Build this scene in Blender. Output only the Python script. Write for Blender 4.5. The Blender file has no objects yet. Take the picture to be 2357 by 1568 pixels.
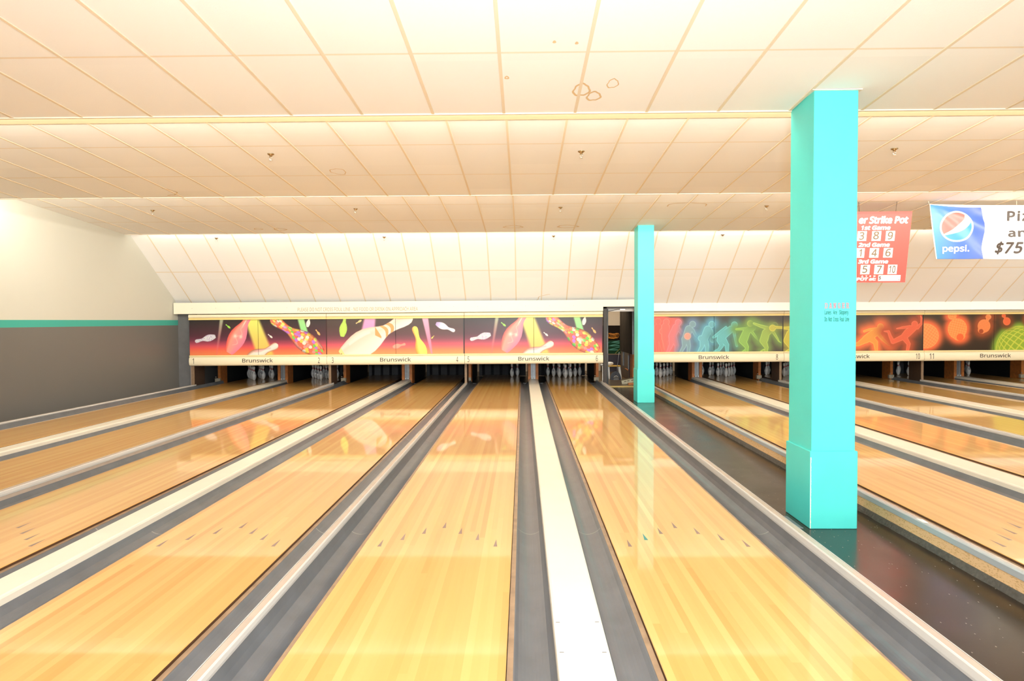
import bpy, math, random
import numpy as np
from mathutils import Vector, Matrix

random.seed(11)
SC = bpy.context.scene
COL = SC.collection
PI = math.pi

# ------------------------------------------------------------------ camera, world, lights, exposure
F_PX, IW, IH, CAM_Z = 1571.0, 2357.0, 1568.0, 1.587
M = np.array([[0.9998709, 0.0153773, -0.0046577], [-0.0042082, -0.0291386, -0.9995665], [-0.0155064, 0.9994571, -0.0290701]])
cam_d = bpy.data.cameras.new('camera')
cam_d.sensor_width = 36.0
cam_d.lens = 36.0 * F_PX / IW
cam_d.clip_end = 200
cam = bpy.data.objects.new('camera', cam_d)
COL.objects.link(cam)
cam.matrix_world = Matrix(((M[0][0], -M[1][0], -M[2][0], 0), (M[0][1], -M[1][1], -M[2][1], 0), (M[0][2], -M[1][2], -M[2][2], CAM_Z), (0, 0, 0, 1)))
SC.camera = cam
SC.view_settings.view_transform = 'Standard'
SC.view_settings.look = 'None'
SC.view_settings.gamma = 1.0
SC.view_settings.use_curve_mapping = False
SC.view_settings.exposure = 1.0

W = bpy.data.worlds.new('world'); SC.world = W; W.use_nodes = True
W.node_tree.nodes['Background'].inputs[0].default_value = (1.0, 0.985, 0.95, 1)
W.node_tree.nodes['Background'].inputs[1].default_value = 2.2

def area(name, loc, target, sx, sy, power, col):
    d = bpy.data.lights.new(name, 'AREA'); d.shape = 'RECTANGLE'; d.size = sx; d.size_y = sy
    d.energy = power; d.color = col
    o = bpy.data.objects.new(name, d); COL.objects.link(o); o.location = loc
    v = Vector(target) - Vector(loc)
    o.rotation_euler = v.to_track_quat('-Z', 'Y').to_euler()
    return o

WARM = (1.0, 0.93, 0.82)
# fluorescent battens hidden above the lip of each ceiling step
area('cove_light', (3.6, 6.03, 3.50), (3.6, 8.0, 3.95), 23.6, 0.07, 230, WARM)
area('cove_light', (3.6, 10.24, 3.57), (3.6, 12.3, 3.95), 23.6, 0.07, 230, WARM)
area('cove_light', (3.6, 14.408, 3.492), (3.6, 14.95, 3.15), 23.6, 0.05, 36, (1.0, 0.93, 0.80))
# ceiling fixtures over the approach and the seating behind the camera
for yy in (-1.6, -4.6):
    for xx in (-5.5, 0.0, 5.5, 10.5):
        area('approach_light', (xx, yy, 3.62), (xx, yy + 1.2, 0.0), 2.4, 0.5, 6, (1.0, 0.96, 0.90))
# the photographer's flash head, bounced off the ceiling just ahead of the camera
area('flash', (0.25, 0.1, 1.95), (0.15, 1.9, 3.5), 0.25, 0.25, 175, (0.90, 0.98, 1.06))
# work lamp in the machine room behind the doorway
area('machine_room_light', (2.4, 19.4, 2.75), (2.4, 21.6, 0.9), 0.8, 0.3, 45, (1.0, 0.85, 0.66))

# ------------------------------------------------------------------ helpers
def at(x, y, Y):
    d = M.T @ np.array([(x - IW / 2) / F_PX, (y - IH / 2) / F_PX, 1.0])
    t = Y / d[1]
    return Vector((d[0] * t, Y, CAM_Z + d[2] * t))

def lin(c):
    c = np.asarray(c, float) / 255.0
    return np.where(c <= 0.04045, c / 12.92, ((c + 0.055) / 1.055) ** 2.4)

class MB:
    def __init__(s): s.v = []; s.f = []; s.m = []; s.sm = []
    def face(s, pts, m=0, smooth=False):
        n = len(s.v); s.v += [tuple(p) for p in pts]; s.f.append(tuple(range(n, n + len(pts)))); s.m.append(m); s.sm.append(smooth)
    def add(s, vs, fs, m=0, smooth=False):
        n = len(s.v); s.v += [tuple(p) for p in vs]
        for f in fs: s.f.append(tuple(i + n for i in f)); s.m.append(m); s.sm.append(smooth)
        return s
    def box(s, x0, x1, y0, y1, z0, z1, m=0, b=0.0):
        if b <= 0:
            vs = [(x, y, z) for z in (z0, z1) for y in (y0, y1) for x in (x0, x1)]
            return s.add(vs, [(0, 2, 3, 1), (4, 5, 7, 6), (0, 1, 5, 4), (2, 6, 7, 3), (0, 4, 6, 2), (1, 3, 7, 5)], m)
        vs = []
        for z, i in ((z0, 1), (z0 + b, 0), (z1 - b, 0), (z1, 1)):
            e = b if i else 0
            vs += [(x0 + e + b, y0 + e, z), (x1 - e - b, y0 + e, z), (x1 - e, y0 + e + b, z), (x1 - e, y1 - e - b, z), (x1 - e - b, y1 - e, z), (x0 + e + b, y1 - e, z), (x0 + e, y1 - e - b, z), (x0 + e, y0 + e + b, z)]
        fs = [tuple(range(7, -1, -1)), tuple(range(24, 32))]
        for k in range(3):
            for i in range(8):
                j = (i + 1) % 8; fs.append((k * 8 + i, k * 8 + j, k * 8 + 8 + j, k * 8 + 8 + i))
        return s.add(vs, fs, m)
    def prism_y(s, prof, y0, y1, m=0, closed=True, smooth=False, mats=None):
        n = len(prof); vs = [(x, y0, z) for x, z in prof] + [(x, y1, z) for x, z in prof]
        k = n if closed else n - 1
        for i in range(k):
            j = (i + 1) % n
            s.add([vs[i], vs[j], vs[n + j], vs[n + i]], [(0, 1, 2, 3)], mats[i] if mats else m, smooth)
        if closed:
            s.add(vs[:n], [tuple(range(n - 1, -1, -1))], m); s.add(vs[n:], [tuple(range(n))], m)
        return s
    def prism_x(s, prof, x0, x1, m=0, smooth=False, mats=None):
        n = len(prof); vs = [(x0, y, z) for y, z in prof] + [(x1, y, z) for y, z in prof]
        for i in range(n):
            j = (i + 1) % n
            s.add([vs[i], vs[n + i], vs[n + j], vs[j]], [(0, 1, 2, 3)], mats[i] if mats else m, smooth)
        s.add(vs[:n], [tuple(range(n))], m); s.add(vs[n:], [tuple(range(n - 1, -1, -1))], m)
        return s
    def lathe(s, prof, n=16, m=0, c=(0, 0, 0), smooth=True):
        vs = [(c[0] + r * math.cos(2 * PI * k / n), c[1] + r * math.sin(2 * PI * k / n), c[2] + z) for r, z in prof for k in range(n)]
        fs = []
        for i in range(len(prof) - 1):
            for k in range(n):
                j = (k + 1) % n; fs.append((i * n + k, i * n + j, i * n + n + j, i * n + n + k))
        fs.append(tuple(range(n - 1, -1, -1))); fs.append(tuple(range((len(prof) - 1) * n, len(prof) * n)))
        return s.add(vs, fs, m, smooth)
    def tube(s, pts, r, n=8, m=0, smooth=True):
        pts = [Vector(p) for p in pts]; rings = []
        rr = r if hasattr(r, '__len__') else [r] * len(pts)
        for i, p in enumerate(pts):
            d = (pts[min(i + 1, len(pts) - 1)] - pts[max(i - 1, 0)]).normalized()
            a = d.cross(Vector((0.31, 0.2, 0.93)) if abs(d.z) < 0.9 else Vector((1, 0, 0))).normalized(); b = d.cross(a)
            rings += [p + (a * math.cos(2 * PI * k / n) + b * math.sin(2 * PI * k / n)) * rr[i] for k in range(n)]
        fs = []
        for i in range(len(pts) - 1):
            for k in range(n):
                j = (k + 1) % n; fs.append((i * n + k, i * n + j, i * n + n + j, i * n + n + k))
        fs.append(tuple(range(n - 1, -1, -1))); fs.append(tuple(range((len(pts) - 1) * n, len(pts) * n)))
        return s.add(rings, fs, m, smooth)
    def build(s, name, mats, parent=None, loc=(0, 0, 0), rot=None, local=False):
        me = bpy.data.meshes.new(name)
        L = Vector(loc)
        vs = s.v if local else [(v[0] - L.x, v[1] - L.y, v[2] - L.z) for v in s.v]
        me.from_pydata(vs, [], s.f)
        for m in (mats if isinstance(mats, (list, tuple)) else [mats]): me.materials.append(m)
        me.polygons.foreach_set('material_index', s.m); me.polygons.foreach_set('use_smooth', s.sm)
        me.validate(); me.update()
        o = bpy.data.objects.new(name, me); COL.objects.link(o)
        if parent is not None:
            o.parent = parent
            if not local: o.location = L - parent.location
            else: o.location = L
        else: o.location = L
        if rot: o.rotation_euler = rot
        return o

def tag(o, label, cat, group=None, kind=None):
    o['label'] = label; o['category'] = cat
    if group: o['group'] = group
    if kind: o['kind'] = kind
    return o
def structure(o): o['kind'] = 'structure'; return o
def thing(name, loc, label, cat, group=None, rot=None):
    o = bpy.data.objects.new(name, None); o.empty_display_size = 0.1; COL.objects.link(o); o.location = loc
    if rot: o.rotation_euler = rot
    return tag(o, label, cat, group)

# ------------------------------------------------------------------ materials
def mat(name, col, rough=0.5, metal=0.0, spec=0.5, coat=0.0, coat_rough=0.03, noise=0.0, nscale=8.0, bump=0.0, bscale=60.0, coatior=1.5):
    m = bpy.data.materials.new(name); m.use_nodes = True; nt = m.node_tree; p = nt.nodes['Principled BSDF']
    c = tuple(col) + (1.0,)
    p.inputs['Base Color'].default_value = c; p.inputs['Roughness'].default_value = rough; p.inputs['Metallic'].default_value = metal
    p.inputs['Specular IOR Level'].default_value = spec; p.inputs['Coat Weight'].default_value = coat; p.inputs['Coat Roughness'].default_value = coat_rough
    p.inputs['Coat IOR'].default_value = coatior
    geo = nt.nodes.new('ShaderNodeNewGeometry')
    if noise > 0:
        n = nt.nodes.new('ShaderNodeTexNoise'); n.inputs['Scale'].default_value = nscale; n.inputs['Detail'].default_value = 5
        nt.links.new(geo.outputs['Position'], n.inputs['Vector'])
        r = nt.nodes.new('ShaderNodeMapRange'); r.inputs[1].default_value = 0.25; r.inputs[2].default_value = 0.75
        r.inputs[3].default_value = 1 - noise; r.inputs[4].default_value = 1 + noise
        nt.links.new(n.outputs['Fac'], r.inputs[0])
        mx = nt.nodes.new('ShaderNodeMix'); mx.data_type = 'RGBA'; mx.blend_type = 'MULTIPLY'; mx.inputs[0].default_value = 1
        mx.inputs[6].default_value = c; nt.links.new(r.outputs[0], mx.inputs[7]); nt.links.new(mx.outputs[2], p.inputs['Base Color'])
    if bump > 0:
        n = nt.nodes.new('ShaderNodeTexNoise'); n.inputs['Scale'].default_value = bscale; n.inputs['Detail'].default_value = 4
        nt.links.new(geo.outputs['Position'], n.inputs['Vector'])
        b = nt.nodes.new('ShaderNodeBump'); b.inputs['Strength'].default_value = bump; b.inputs['Distance'].default_value = 0.01
        nt.links.new(n.outputs['Fac'], b.inputs['Height']); nt.links.new(b.outputs[0], p.inputs['Normal'])
    return m

def nodes(m): return m.node_tree.nodes, m.node_tree.links, m.node_tree.nodes['Principled BSDF']
def math_n(N, L, op, a, b=None):
    n = N.new('ShaderNodeMath'); n.operation = op
    for i, v in enumerate((a, b)):
        if v is None: continue
        if isinstance(v, (int, float)): n.inputs[i].default_value = v
        else: L.new(v, n.inputs[i])
    return n.outputs[0]

def lane_material():
    m = mat('lane_maple', (0.8, 0.5, 0.18), rough=0.38, coat=0.85, coat_rough=0.04, spec=0.2, coatior=1.42)
    N, L, P = nodes(m)
    tc = N.new('ShaderNodeTexCoord'); oi = N.new('ShaderNodeObjectInfo')
    sx = N.new('ShaderNodeSeparateXYZ'); L.new(tc.outputs['Object'], sx.inputs[0])
    bi = math_n(N, L, 'FLOOR', math_n(N, L, 'DIVIDE', sx.outputs[0], 0.0405))
    seed = math_n(N, L, 'MULTIPLY', oi.outputs['Random'], 97.0)
    wn = N.new('ShaderNodeTexWhiteNoise'); wn.noise_dimensions = '2D'
    cv = N.new('ShaderNodeCombineXYZ'); L.new(bi, cv.inputs[0]); L.new(seed, cv.inputs[1]); L.new(cv.outputs[0], wn.inputs['Vector'])
    yoff = math_n(N, L, 'MULTIPLY', wn.outputs['Value'], 5.0)
    seg = math_n(N, L, 'FLOOR', math_n(N, L, 'DIVIDE', math_n(N, L, 'ADD', sx.outputs[1], yoff), 4.5))
    cv2 = N.new('ShaderNodeCombineXYZ'); L.new(bi, cv2.inputs[0]); L.new(seg, cv2.inputs[1]); L.new(seed, cv2.inputs[2])
    wn2 = N.new('ShaderNodeTexWhiteNoise'); wn2.noise_dimensions = '3D'; L.new(cv2.outputs[0], wn2.inputs['Vector'])
    # slower variation across neighbouring boards, and a stretched grain
    mp = N.new('ShaderNodeMapping'); mp.inputs['Scale'].default_value = (42, 2.2, 42); L.new(tc.outputs['Object'], mp.inputs['Vector'])
    gr = N.new('ShaderNodeTexNoise'); gr.inputs['Scale'].default_value = 1.0; gr.inputs['Detail'].default_value = 6; gr.inputs['Roughness'].default_value = 0.65
    L.new(mp.outputs[0], gr.inputs['Vector'])
    mp2 = N.new('ShaderNodeMapping'); mp2.inputs['Scale'].default_value = (9, 0.35, 9); L.new(tc.outputs['Object'], mp2.inputs['Vector'])
    g2 = N.new('ShaderNodeTexNoise'); g2.inputs['Scale'].default_value = 1.0; g2.inputs['Detail'].default_value = 3; L.new(mp2.outputs[0], g2.inputs['Vector'])
    a = math_n(N, L, 'MULTIPLY', math_n(N, L, 'ADD', math_n(N, L, 'MULTIPLY', wn.outputs['Value'], 0.5), math_n(N, L, 'MULTIPLY', wn2.outputs['Value'], 0.5)), 0.62)
    b = math_n(N, L, 'ADD', a, math_n(N, L, 'MULTIPLY', gr.outputs['Fac'], 0.16))
    c = math_n(N, L, 'ADD', b, math_n(N, L, 'MULTIPLY', g2.outputs['Fac'], 0.28))
    cr = N.new('ShaderNodeValToRGB'); e = cr.color_ramp.elements
    e[0].position = 0.26; e[0].color = (0.67, 0.34, 0.085, 1); e[1].position = 0.82; e[1].color = (0.78, 0.49, 0.16, 1)
    L.new(c, cr.inputs[0]); L.new(cr.outputs[0], P.inputs['Base Color'])
    return m

def tile_material():
    m = mat('ceiling_tile', (0.86, 0.80, 0.70), rough=0.9, spec=0.1)
    N, L, P = nodes(m)
    g = N.new('ShaderNodeNewGeometry')
    v = N.new('ShaderNodeTexNoise'); v.inputs['Scale'].default_value = 140; v.inputs['Detail'].default_value = 3; L.new(g.outputs['Position'], v.inputs['Vector'])
    b = N.new('ShaderNodeBump'); b.inputs['Strength'].default_value = 0.25; b.inputs['Distance'].default_value = 0.004; L.new(v.outputs['Fac'], b.inputs['Height']); L.new(b.outputs[0], P.inputs['Normal'])
    r = N.new('ShaderNodeTexWhiteNoise'); r.noise_dimensions = '2D'
    s = N.new('ShaderNodeSeparateXYZ'); L.new(g.outputs['Position'], s.inputs[0])
    ix = math_n(N, L, 'FLOOR', math_n(N, L, 'DIVIDE', math_n(N, L, 'ADD', s.outputs[0], 0.1521), 0.6096)); iy = math_n(N, L, 'FLOOR', math_n(N, L, 'DIVIDE', s.outputs[1], 1.22))
    c = N.new('ShaderNodeCombineXYZ'); L.new(ix, c.inputs[0]); L.new(iy, c.inputs[1]); L.new(c.outputs[0], r.inputs['Vector'])
    cr = N.new('ShaderNodeValToRGB'); cr.color_ramp.elements[0].color = (0.89, 0.89, 0.87, 1); cr.color_ramp.elements[1].color = (0.93, 0.93, 0.91, 1)
    L.new(r.outputs['Value'], cr.inputs[0]); L.new(cr.outputs[0], P.inputs['Base Color'])
    return m

def floor_material():
    m = mat('aisle_floor', (0.09, 0.06, 0.043), rough=0.16, spec=0.22)
    N, L, P = nodes(m)
    g = N.new('ShaderNodeNewGeometry')
    n1 = N.new('ShaderNodeTexNoise'); n1.inputs['Scale'].default_value = 1.7; n1.inputs['Detail'].default_value = 7; L.new(g.outputs['Position'], n1.inputs['Vector'])
    cr = N.new('ShaderNodeValToRGB'); e = cr.color_ramp.elements
    e[0].position = 0.3; e[0].color = (0.024, 0.017, 0.010, 1); e[1].position = 0.72; e[1].color = (0.042, 0.028, 0.020, 1)
    L.new(n1.outputs['Fac'], cr.inputs[0])
    # scraps of lint and grit lying on the floor
    mp = N.new('ShaderNodeMapping'); mp.inputs['Scale'].default_value = (1, 0.45, 1); mp.inputs['Rotation'].default_value = (0, 0, 0.7); L.new(g.outputs['Position'], mp.inputs['Vector'])
    vo = N.new('ShaderNodeTexVoronoi'); vo.inputs['Scale'].default_value = 46; L.new(mp.outputs[0], vo.inputs['Vector'])
    wn = N.new('ShaderNodeTexWhiteNoise'); L.new(vo.outputs['Color'], wn.inputs['Vector'])
    thr = math_n(N, L, 'MULTIPLY', math_n(N, L, 'GREATER_THAN', wn.outputs['Value'], 0.72), 0.13)
    sp = math_n(N, L, 'LESS_THAN', vo.outputs['Distance'], thr)
    mx = N.new('ShaderNodeMix'); mx.data_type = 'RGBA'; mx.inputs[7].default_value = (0.42, 0.38, 0.33, 1)
    L.new(math_n(N, L, 'MULTIPLY', sp, 0.75), mx.inputs[0]); L.new(cr.outputs[0], mx.inputs[6]); L.new(mx.outputs[2], P.inputs['Base Color'])
    rr = N.new('ShaderNodeMapRange'); rr.inputs[3].default_value = 0.10; rr.inputs[4].default_value = 0.34
    n2 = N.new('ShaderNodeTexNoise'); n2.inputs['Scale'].default_value = 3.2; n2.inputs['Detail'].default_value = 6; L.new(g.outputs['Position'], n2.inputs['Vector'])
    L.new(n2.outputs['Fac'], rr.inputs[0]); L.new(math_n(N, L, 'ADD', rr.outputs[0], math_n(N, L, 'MULTIPLY', sp, 0.5)), P.inputs['Roughness'])
    return m

def chip_material():
    m = mat('chipboard', (0.75, 0.5, 0.26), rough=0.8, spec=0.2)
    N, L, P = nodes(m); g = N.new('ShaderNodeNewGeometry')
    mp = N.new('ShaderNodeMapping'); mp.inputs['Scale'].default_value = (1, 0.5, 1.6); L.new(g.outputs['Position'], mp.inputs['Vector'])
    vo = N.new('ShaderNodeTexVoronoi'); vo.inputs['Scale'].default_value = 130; L.new(mp.outputs[0], vo.inputs['Vector'])
    wn = N.new('ShaderNodeTexWhiteNoise'); L.new(vo.outputs['Color'], wn.inputs['Vector'])
    cr = N.new('ShaderNodeValToRGB'); e = cr.color_ramp.elements
    e[0].position = 0.0; e[0].color = (0.56, 0.33, 0.14, 1); e[1].position = 0.3; e[1].color = (0.78, 0.52, 0.27, 1)
    L.new(wn.outputs['Value'], cr.inputs[0]); L.new(cr.outputs[0], P.inputs['Base Color'])
    return m

def wall_material():
    m = mat('painted_wall', (0.7, 0.66, 0.52), rough=0.75, spec=0.25)
    N, L, P = nodes(m); g = N.new('ShaderNodeNewGeometry'); s = N.new('ShaderNodeSeparateXYZ'); L.new(g.outputs['Position'], s.inputs[0])
    a = math_n(N, L, 'GREATER_THAN', s.outputs[2], 1.638); b = math_n(N, L, 'GREATER_THAN', s.outputs[2], 1.512)
    m1 = N.new('ShaderNodeMix'); m1.data_type = 'RGBA'; m1.inputs[6].default_value = (0.172, 0.165, 0.152, 1); m1.inputs[7].default_value = (0.065, 0.42, 0.345, 1); L.new(b, m1.inputs[0])
    m2 = N.new('ShaderNodeMix'); m2.data_type = 'RGBA'; m2.inputs[7].default_value = (0.62, 0.62, 0.54, 1); L.new(a, m2.inputs[0]); L.new(m1.outputs[2], m2.inputs[6])
    L.new(m2.outputs[2], P.inputs['Base Color'])
    L.new(math_n(N, L, 'ADD', math_n(N, L, 'MULTIPLY', b, 0.3), 0.38), P.inputs['Roughness'])
    return m

def pin_material():
    m = mat('pin_white', (0.80, 0.79, 0.75), rough=0.22, coat=0.6, coat_rough=0.1)
    N, L, P = nodes(m); tc = N.new('ShaderNodeTexCoord'); s = N.new('ShaderNodeSeparateXYZ'); L.new(tc.outputs['Object'], s.inputs[0])
    z = s.outputs[2]
    def band(lo, hi): return math_n(N, L, 'MULTIPLY', math_n(N, L, 'GREATER_THAN', z, lo), math_n(N, L, 'LESS_THAN', z, hi))
    f = math_n(N, L, 'ADD', band(0.247, 0.261), band(0.268, 0.282))
    mx = N.new('ShaderNodeMix'); mx.data_type = 'RGBA'; mx.inputs[6].default_value = (0.80, 0.79, 0.75, 1); mx.inputs[7].default_value = (0.45, 0.02, 0.025, 1)
    L.new(f, mx.inputs[0]); L.new(mx.outputs[2], P.inputs['Base Color'])
    return m

def mural_material():
    m = mat('mural_print', (0.5, 0.5, 0.5), rough=0.32, spec=0.45)
    N, L, P = nodes(m); a = N.new('ShaderNodeAttribute'); a.attribute_name = 'ink'; L.new(a.outputs['Color'], P.inputs['Base Color'])
    return m

LANE = lane_material(); TILE = tile_material(); FLOOR = floor_material(); CHIP = chip_material(); WALL = wall_material(); PIN = pin_material(); MURAL = mural_material()
BAR = mat('grid_bar', (0.80, 0.70, 0.54), rough=0.85, spec=0.1)
STAIN = mat('water_stain', (0.72, 0.54, 0.32), rough=0.9, spec=0.1)
LANESIDE = mat('lane_side', (0.10, 0.042, 0.018), rough=0.5)
ARROW = mat('arrow_inlay', (0.19, 0.085, 0.055), rough=0.4, coat=1.0)
ARROWG = mat('arrow_inlay_green', (0.02, 0.085, 0.07), rough=0.4, coat=1.0)
GUTTER = mat('gutter_grey', (0.140, 0.148, 0.160), rough=0.28, spec=0.5, noise=0.14, nscale=5)
LEDGE = mat('ledge_wood', (0.36, 0.235, 0.14), rough=0.35, noise=0.25, nscale=9)
JOINT = mat('gutter_joint', (0.32, 0.31, 0.30), rough=0.3)
CAP = mat('capping_cream', (0.84, 0.77, 0.64), rough=0.3, spec=0.4, noise=0.03, nscale=3)
LIP = mat('lip_white', (0.66, 0.64, 0.60), rough=0.3)
RIDGE = mat('ridge_top', (0.52, 0.42, 0.34), rough=0.25, noise=0.08, nscale=6)
STEEL = mat('pale_steel', (0.47, 0.50, 0.51), rough=0.35, metal=0.2)
RUBBER = mat('base_strip', (0.085, 0.075, 0.062), rough=0.6, noise=0.4, nscale=40, bump=0.6)
TEAL = mat('teal_paint', (0.085, 0.69, 0.63), rough=0.42, spec=0.4, noise=0.03, nscale=4)
CREAM = mat('rail_cream', (0.86, 0.78, 0.56), rough=0.35)
CREAMY = mat('rail_edge_yellow', (0.86, 0.66, 0.26), rough=0.4)
FASCIA = mat('fascia_paint', (0.87, 0.82, 0.66), rough=0.55)
INK = mat('black_lettering', (0.035, 0.020, 0.012), rough=0.5)
INKB = mat('brown_lettering', (0.30, 0.19, 0.08), rough=0.6)
INKT = mat('dark_teal_lettering', (0.012, 0.14, 0.13), rough=0.5)
INKR = mat('coral_lettering', (0.85, 0.16, 0.22), rough=0.5)
SEAM = mat('seam_dark', (0.02, 0.015, 0.01), rough=0.6)
BLACK = mat('machine_black', (0.008, 0.008, 0.008), rough=0.6)
BLACKG = mat('machine_gloss', (0.012, 0.012, 0.013), rough=0.3)
KICK = mat('kickback_wood', (0.50, 0.165, 0.032), rough=0.5, noise=0.25, nscale=14)
POSTW = mat('post_brown', (0.060, 0.034, 0.022), rough=0.45, noise=0.2, nscale=20)
POSTE = mat('post_edge', (0.22, 0.145, 0.085), rough=0.5, noise=0.15, nscale=20)
GREYM = mat('grey_metal', (0.22, 0.24, 0.26), rough=0.4, metal=0.4, noise=0.15, nscale=12)
GREYP = mat('grey_paint', (0.145, 0.145, 0.145), rough=0.5, noise=0.12, nscale=6)
BEIGE = mat('bracket_beige', (0.34, 0.30, 0.22), rough=0.5, noise=0.2, nscale=30)
CHROME = mat('chrome', (0.75, 0.72, 0.66), rough=0.12, metal=1.0)
BRASS = mat('dull_brass', (0.45, 0.34, 0.2), rough=0.25, metal=1.0)
RED = mat('sign_red', (0.80, 0.085, 0.07), rough=0.4)
WHITE = mat('white_vinyl', (0.88, 0.86, 0.80), rough=0.35)
BROWNN = mat('numeral_brown', (0.16, 0.105, 0.055), rough=0.5)
FAINT = mat('faint_pen', (0.50, 0.36, 0.28), rough=0.6)
BLUE = mat('banner_blue', (0.035, 0.10, 0.46), rough=0.28)
BLUEL = mat('logo_blue', (0.03, 0.24, 0.58), rough=0.28)
LOGOR = mat('logo_red', (0.82, 0.10, 0.075), rough=0.28)
WIRE = mat('wire_dark', (0.05, 0.04, 0.03), rough=0.5)
PINBLUE = mat('pin_emblem', (0.015, 0.03, 0.10), rough=0.3)
PLAST = mat('offwhite_plaster', (0.62, 0.52, 0.40), rough=0.8)

# ------------------------------------------------------------------ lettering
import os
def load_font():
    try: return bpy.data.fonts.load(os.path.join(bpy.utils.system_resource('DATAFILES', path='fonts'), 'NotoSansHebrew-Regular.woff2'))
    except Exception: return None
FONT = load_font()
def text_mesh(name, body, x0, x1, z0, z1, y, m, parent, ploc, bold=0.0, shear=0.0, zskew=0.0, space=1.0, xskew=0.0, label=None):
    """Writing as a flat mesh facing the bowlers, filling the box x0..x1, z0..z1 on the plane Y = y."""
    cu = bpy.data.curves.new(name, 'FONT'); cu.font = FONT or cu.font; cu.body = body; cu.size = 1.0; cu.offset = min(bold, 0.0); cu.shear = shear; cu.space_character = space; cu.extrude = 0.0; cu.resolution_u = 5
    to = bpy.data.objects.new(name, cu); COL.objects.link(to)
    bpy.context.view_layer.update()
    dg = bpy.context.evaluated_depsgraph_get()
    me = bpy.data.meshes.new_from_object(to.evaluated_get(dg))
    bpy.data.objects.remove(to); bpy.data.curves.remove(cu)
    n = len(me.vertices); co = np.empty(n * 3); me.vertices.foreach_get('co', co); co = co.reshape(-1, 3)
    polys = [tuple(p.vertices) for p in me.polygons]; bpy.data.meshes.remove(me)
    ax, bx = co[:, 0].min(), co[:, 0].max(); az, bz = co[:, 1].min(), co[:, 1].max()
    sh = [(0.0, 0.0)]
    if bold > 0.004:
        r = bold; sh += [(r * math.cos(k * PI / 4), r * math.sin(k * PI / 4)) for k in range(8)]
        ax -= r; bx += r; az -= r; bz += r
    V, Fc = [], []
    for k, (dx, dz) in enumerate(sh):
        px = x0 + (co[:, 0] + dx - ax) / (bx - ax) * (x1 - x0); pz = z0 + (co[:, 1] + dz - az) / (bz - az) * (z1 - z0)
        pz = pz + (px - x0) * zskew; px = px + (pz - z0) * xskew
        V.append(np.stack([px - ploc[0], np.full(n, y - 0.00012 * k) - ploc[1], pz - ploc[2]], 1)); Fc += [tuple(i + n * k for i in f) for f in polys]
    me = bpy.data.meshes.new(name); me.from_pydata(np.concatenate(V).tolist(), [], Fc); me.materials.append(m); me.update()
    o = bpy.data.objects.new(name, me); COL.objects.link(o); o.parent = parent
    if label: o['label'] = label
    return o

# ------------------------------------------------------------------ room shell
XL, XR = -8.45, 16.0
mb = MB(); mb.box(XL, XR, -7.0, 22.6, -0.2, -0.09, 0)
structure(mb.build('floor', FLOOR, loc=(0, 0, -0.09)))
mb = MB(); mb.box(XL, XR, -7.0, 0.55, -0.09, 0.0, 0)
structure(mb.build('floor', mat('approach_wood', (0.7, 0.42, 0.17), rough=0.3, coat=0.5), loc=(0, 0, 0)))
mb = MB(); mb.box(1.98, 2.96, 17.2, 22.5, -0.09, -0.075, 0); mb.box(1.98, 2.96, 17.17, 17.21, -0.09, -0.068, 1)
structure(mb.build('floor', [mat('back_floor', (0.10, 0.06, 0.022), rough=0.3, noise=0.3, nscale=5), mat('brass_strip', (0.5, 0.36, 0.12), rough=0.3, metal=0.5)], loc=(2.4, 17.2, -0.09)))
mb = MB(); mb.box(XL - 0.15, XL, -7.0, 22.6, -0.2, 3.95, 0)
structure(mb.build('wall_left', WALL, loc=(XL, 0, 0)))
mb = MB(); mb.box(XR, XR + 0.15, -7.0, 22.6, -0.2, 3.95, 0)
structure(mb.build('wall_right', WALL, loc=(XR, 0, 0)))
mb = MB(); mb.box(XL, XR, 22.5, 22.65, -0.2, 3.95, 0)
structure(mb.build('wall_back', PLAST, loc=(0, 22.5, 0)))
mb = MB(); mb.box(XL, XR, 16.72, 22.6, 2.86, 2.95, 0)
structure(mb.build('ceiling', mat('machine_room_ceiling', (0.5, 0.42, 0.32), rough=0.9), loc=(0, 19, 2.86)))
# grey return between the side wall and the first masking unit
mb = MB(); mb.box(XL, -8.11, 16.62, 16.9, -0.09, 1.86, 0); mb.box(-8.15, -8.11, 16.6, 16.63, -0.05, 0.66, 1)
structure(mb.build('wall_return', [GREYP, mat('chipped_edge', (0.5, 0.42, 0.38), rough=0.7)], loc=(-8.28, 16.62, 0)))
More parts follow.
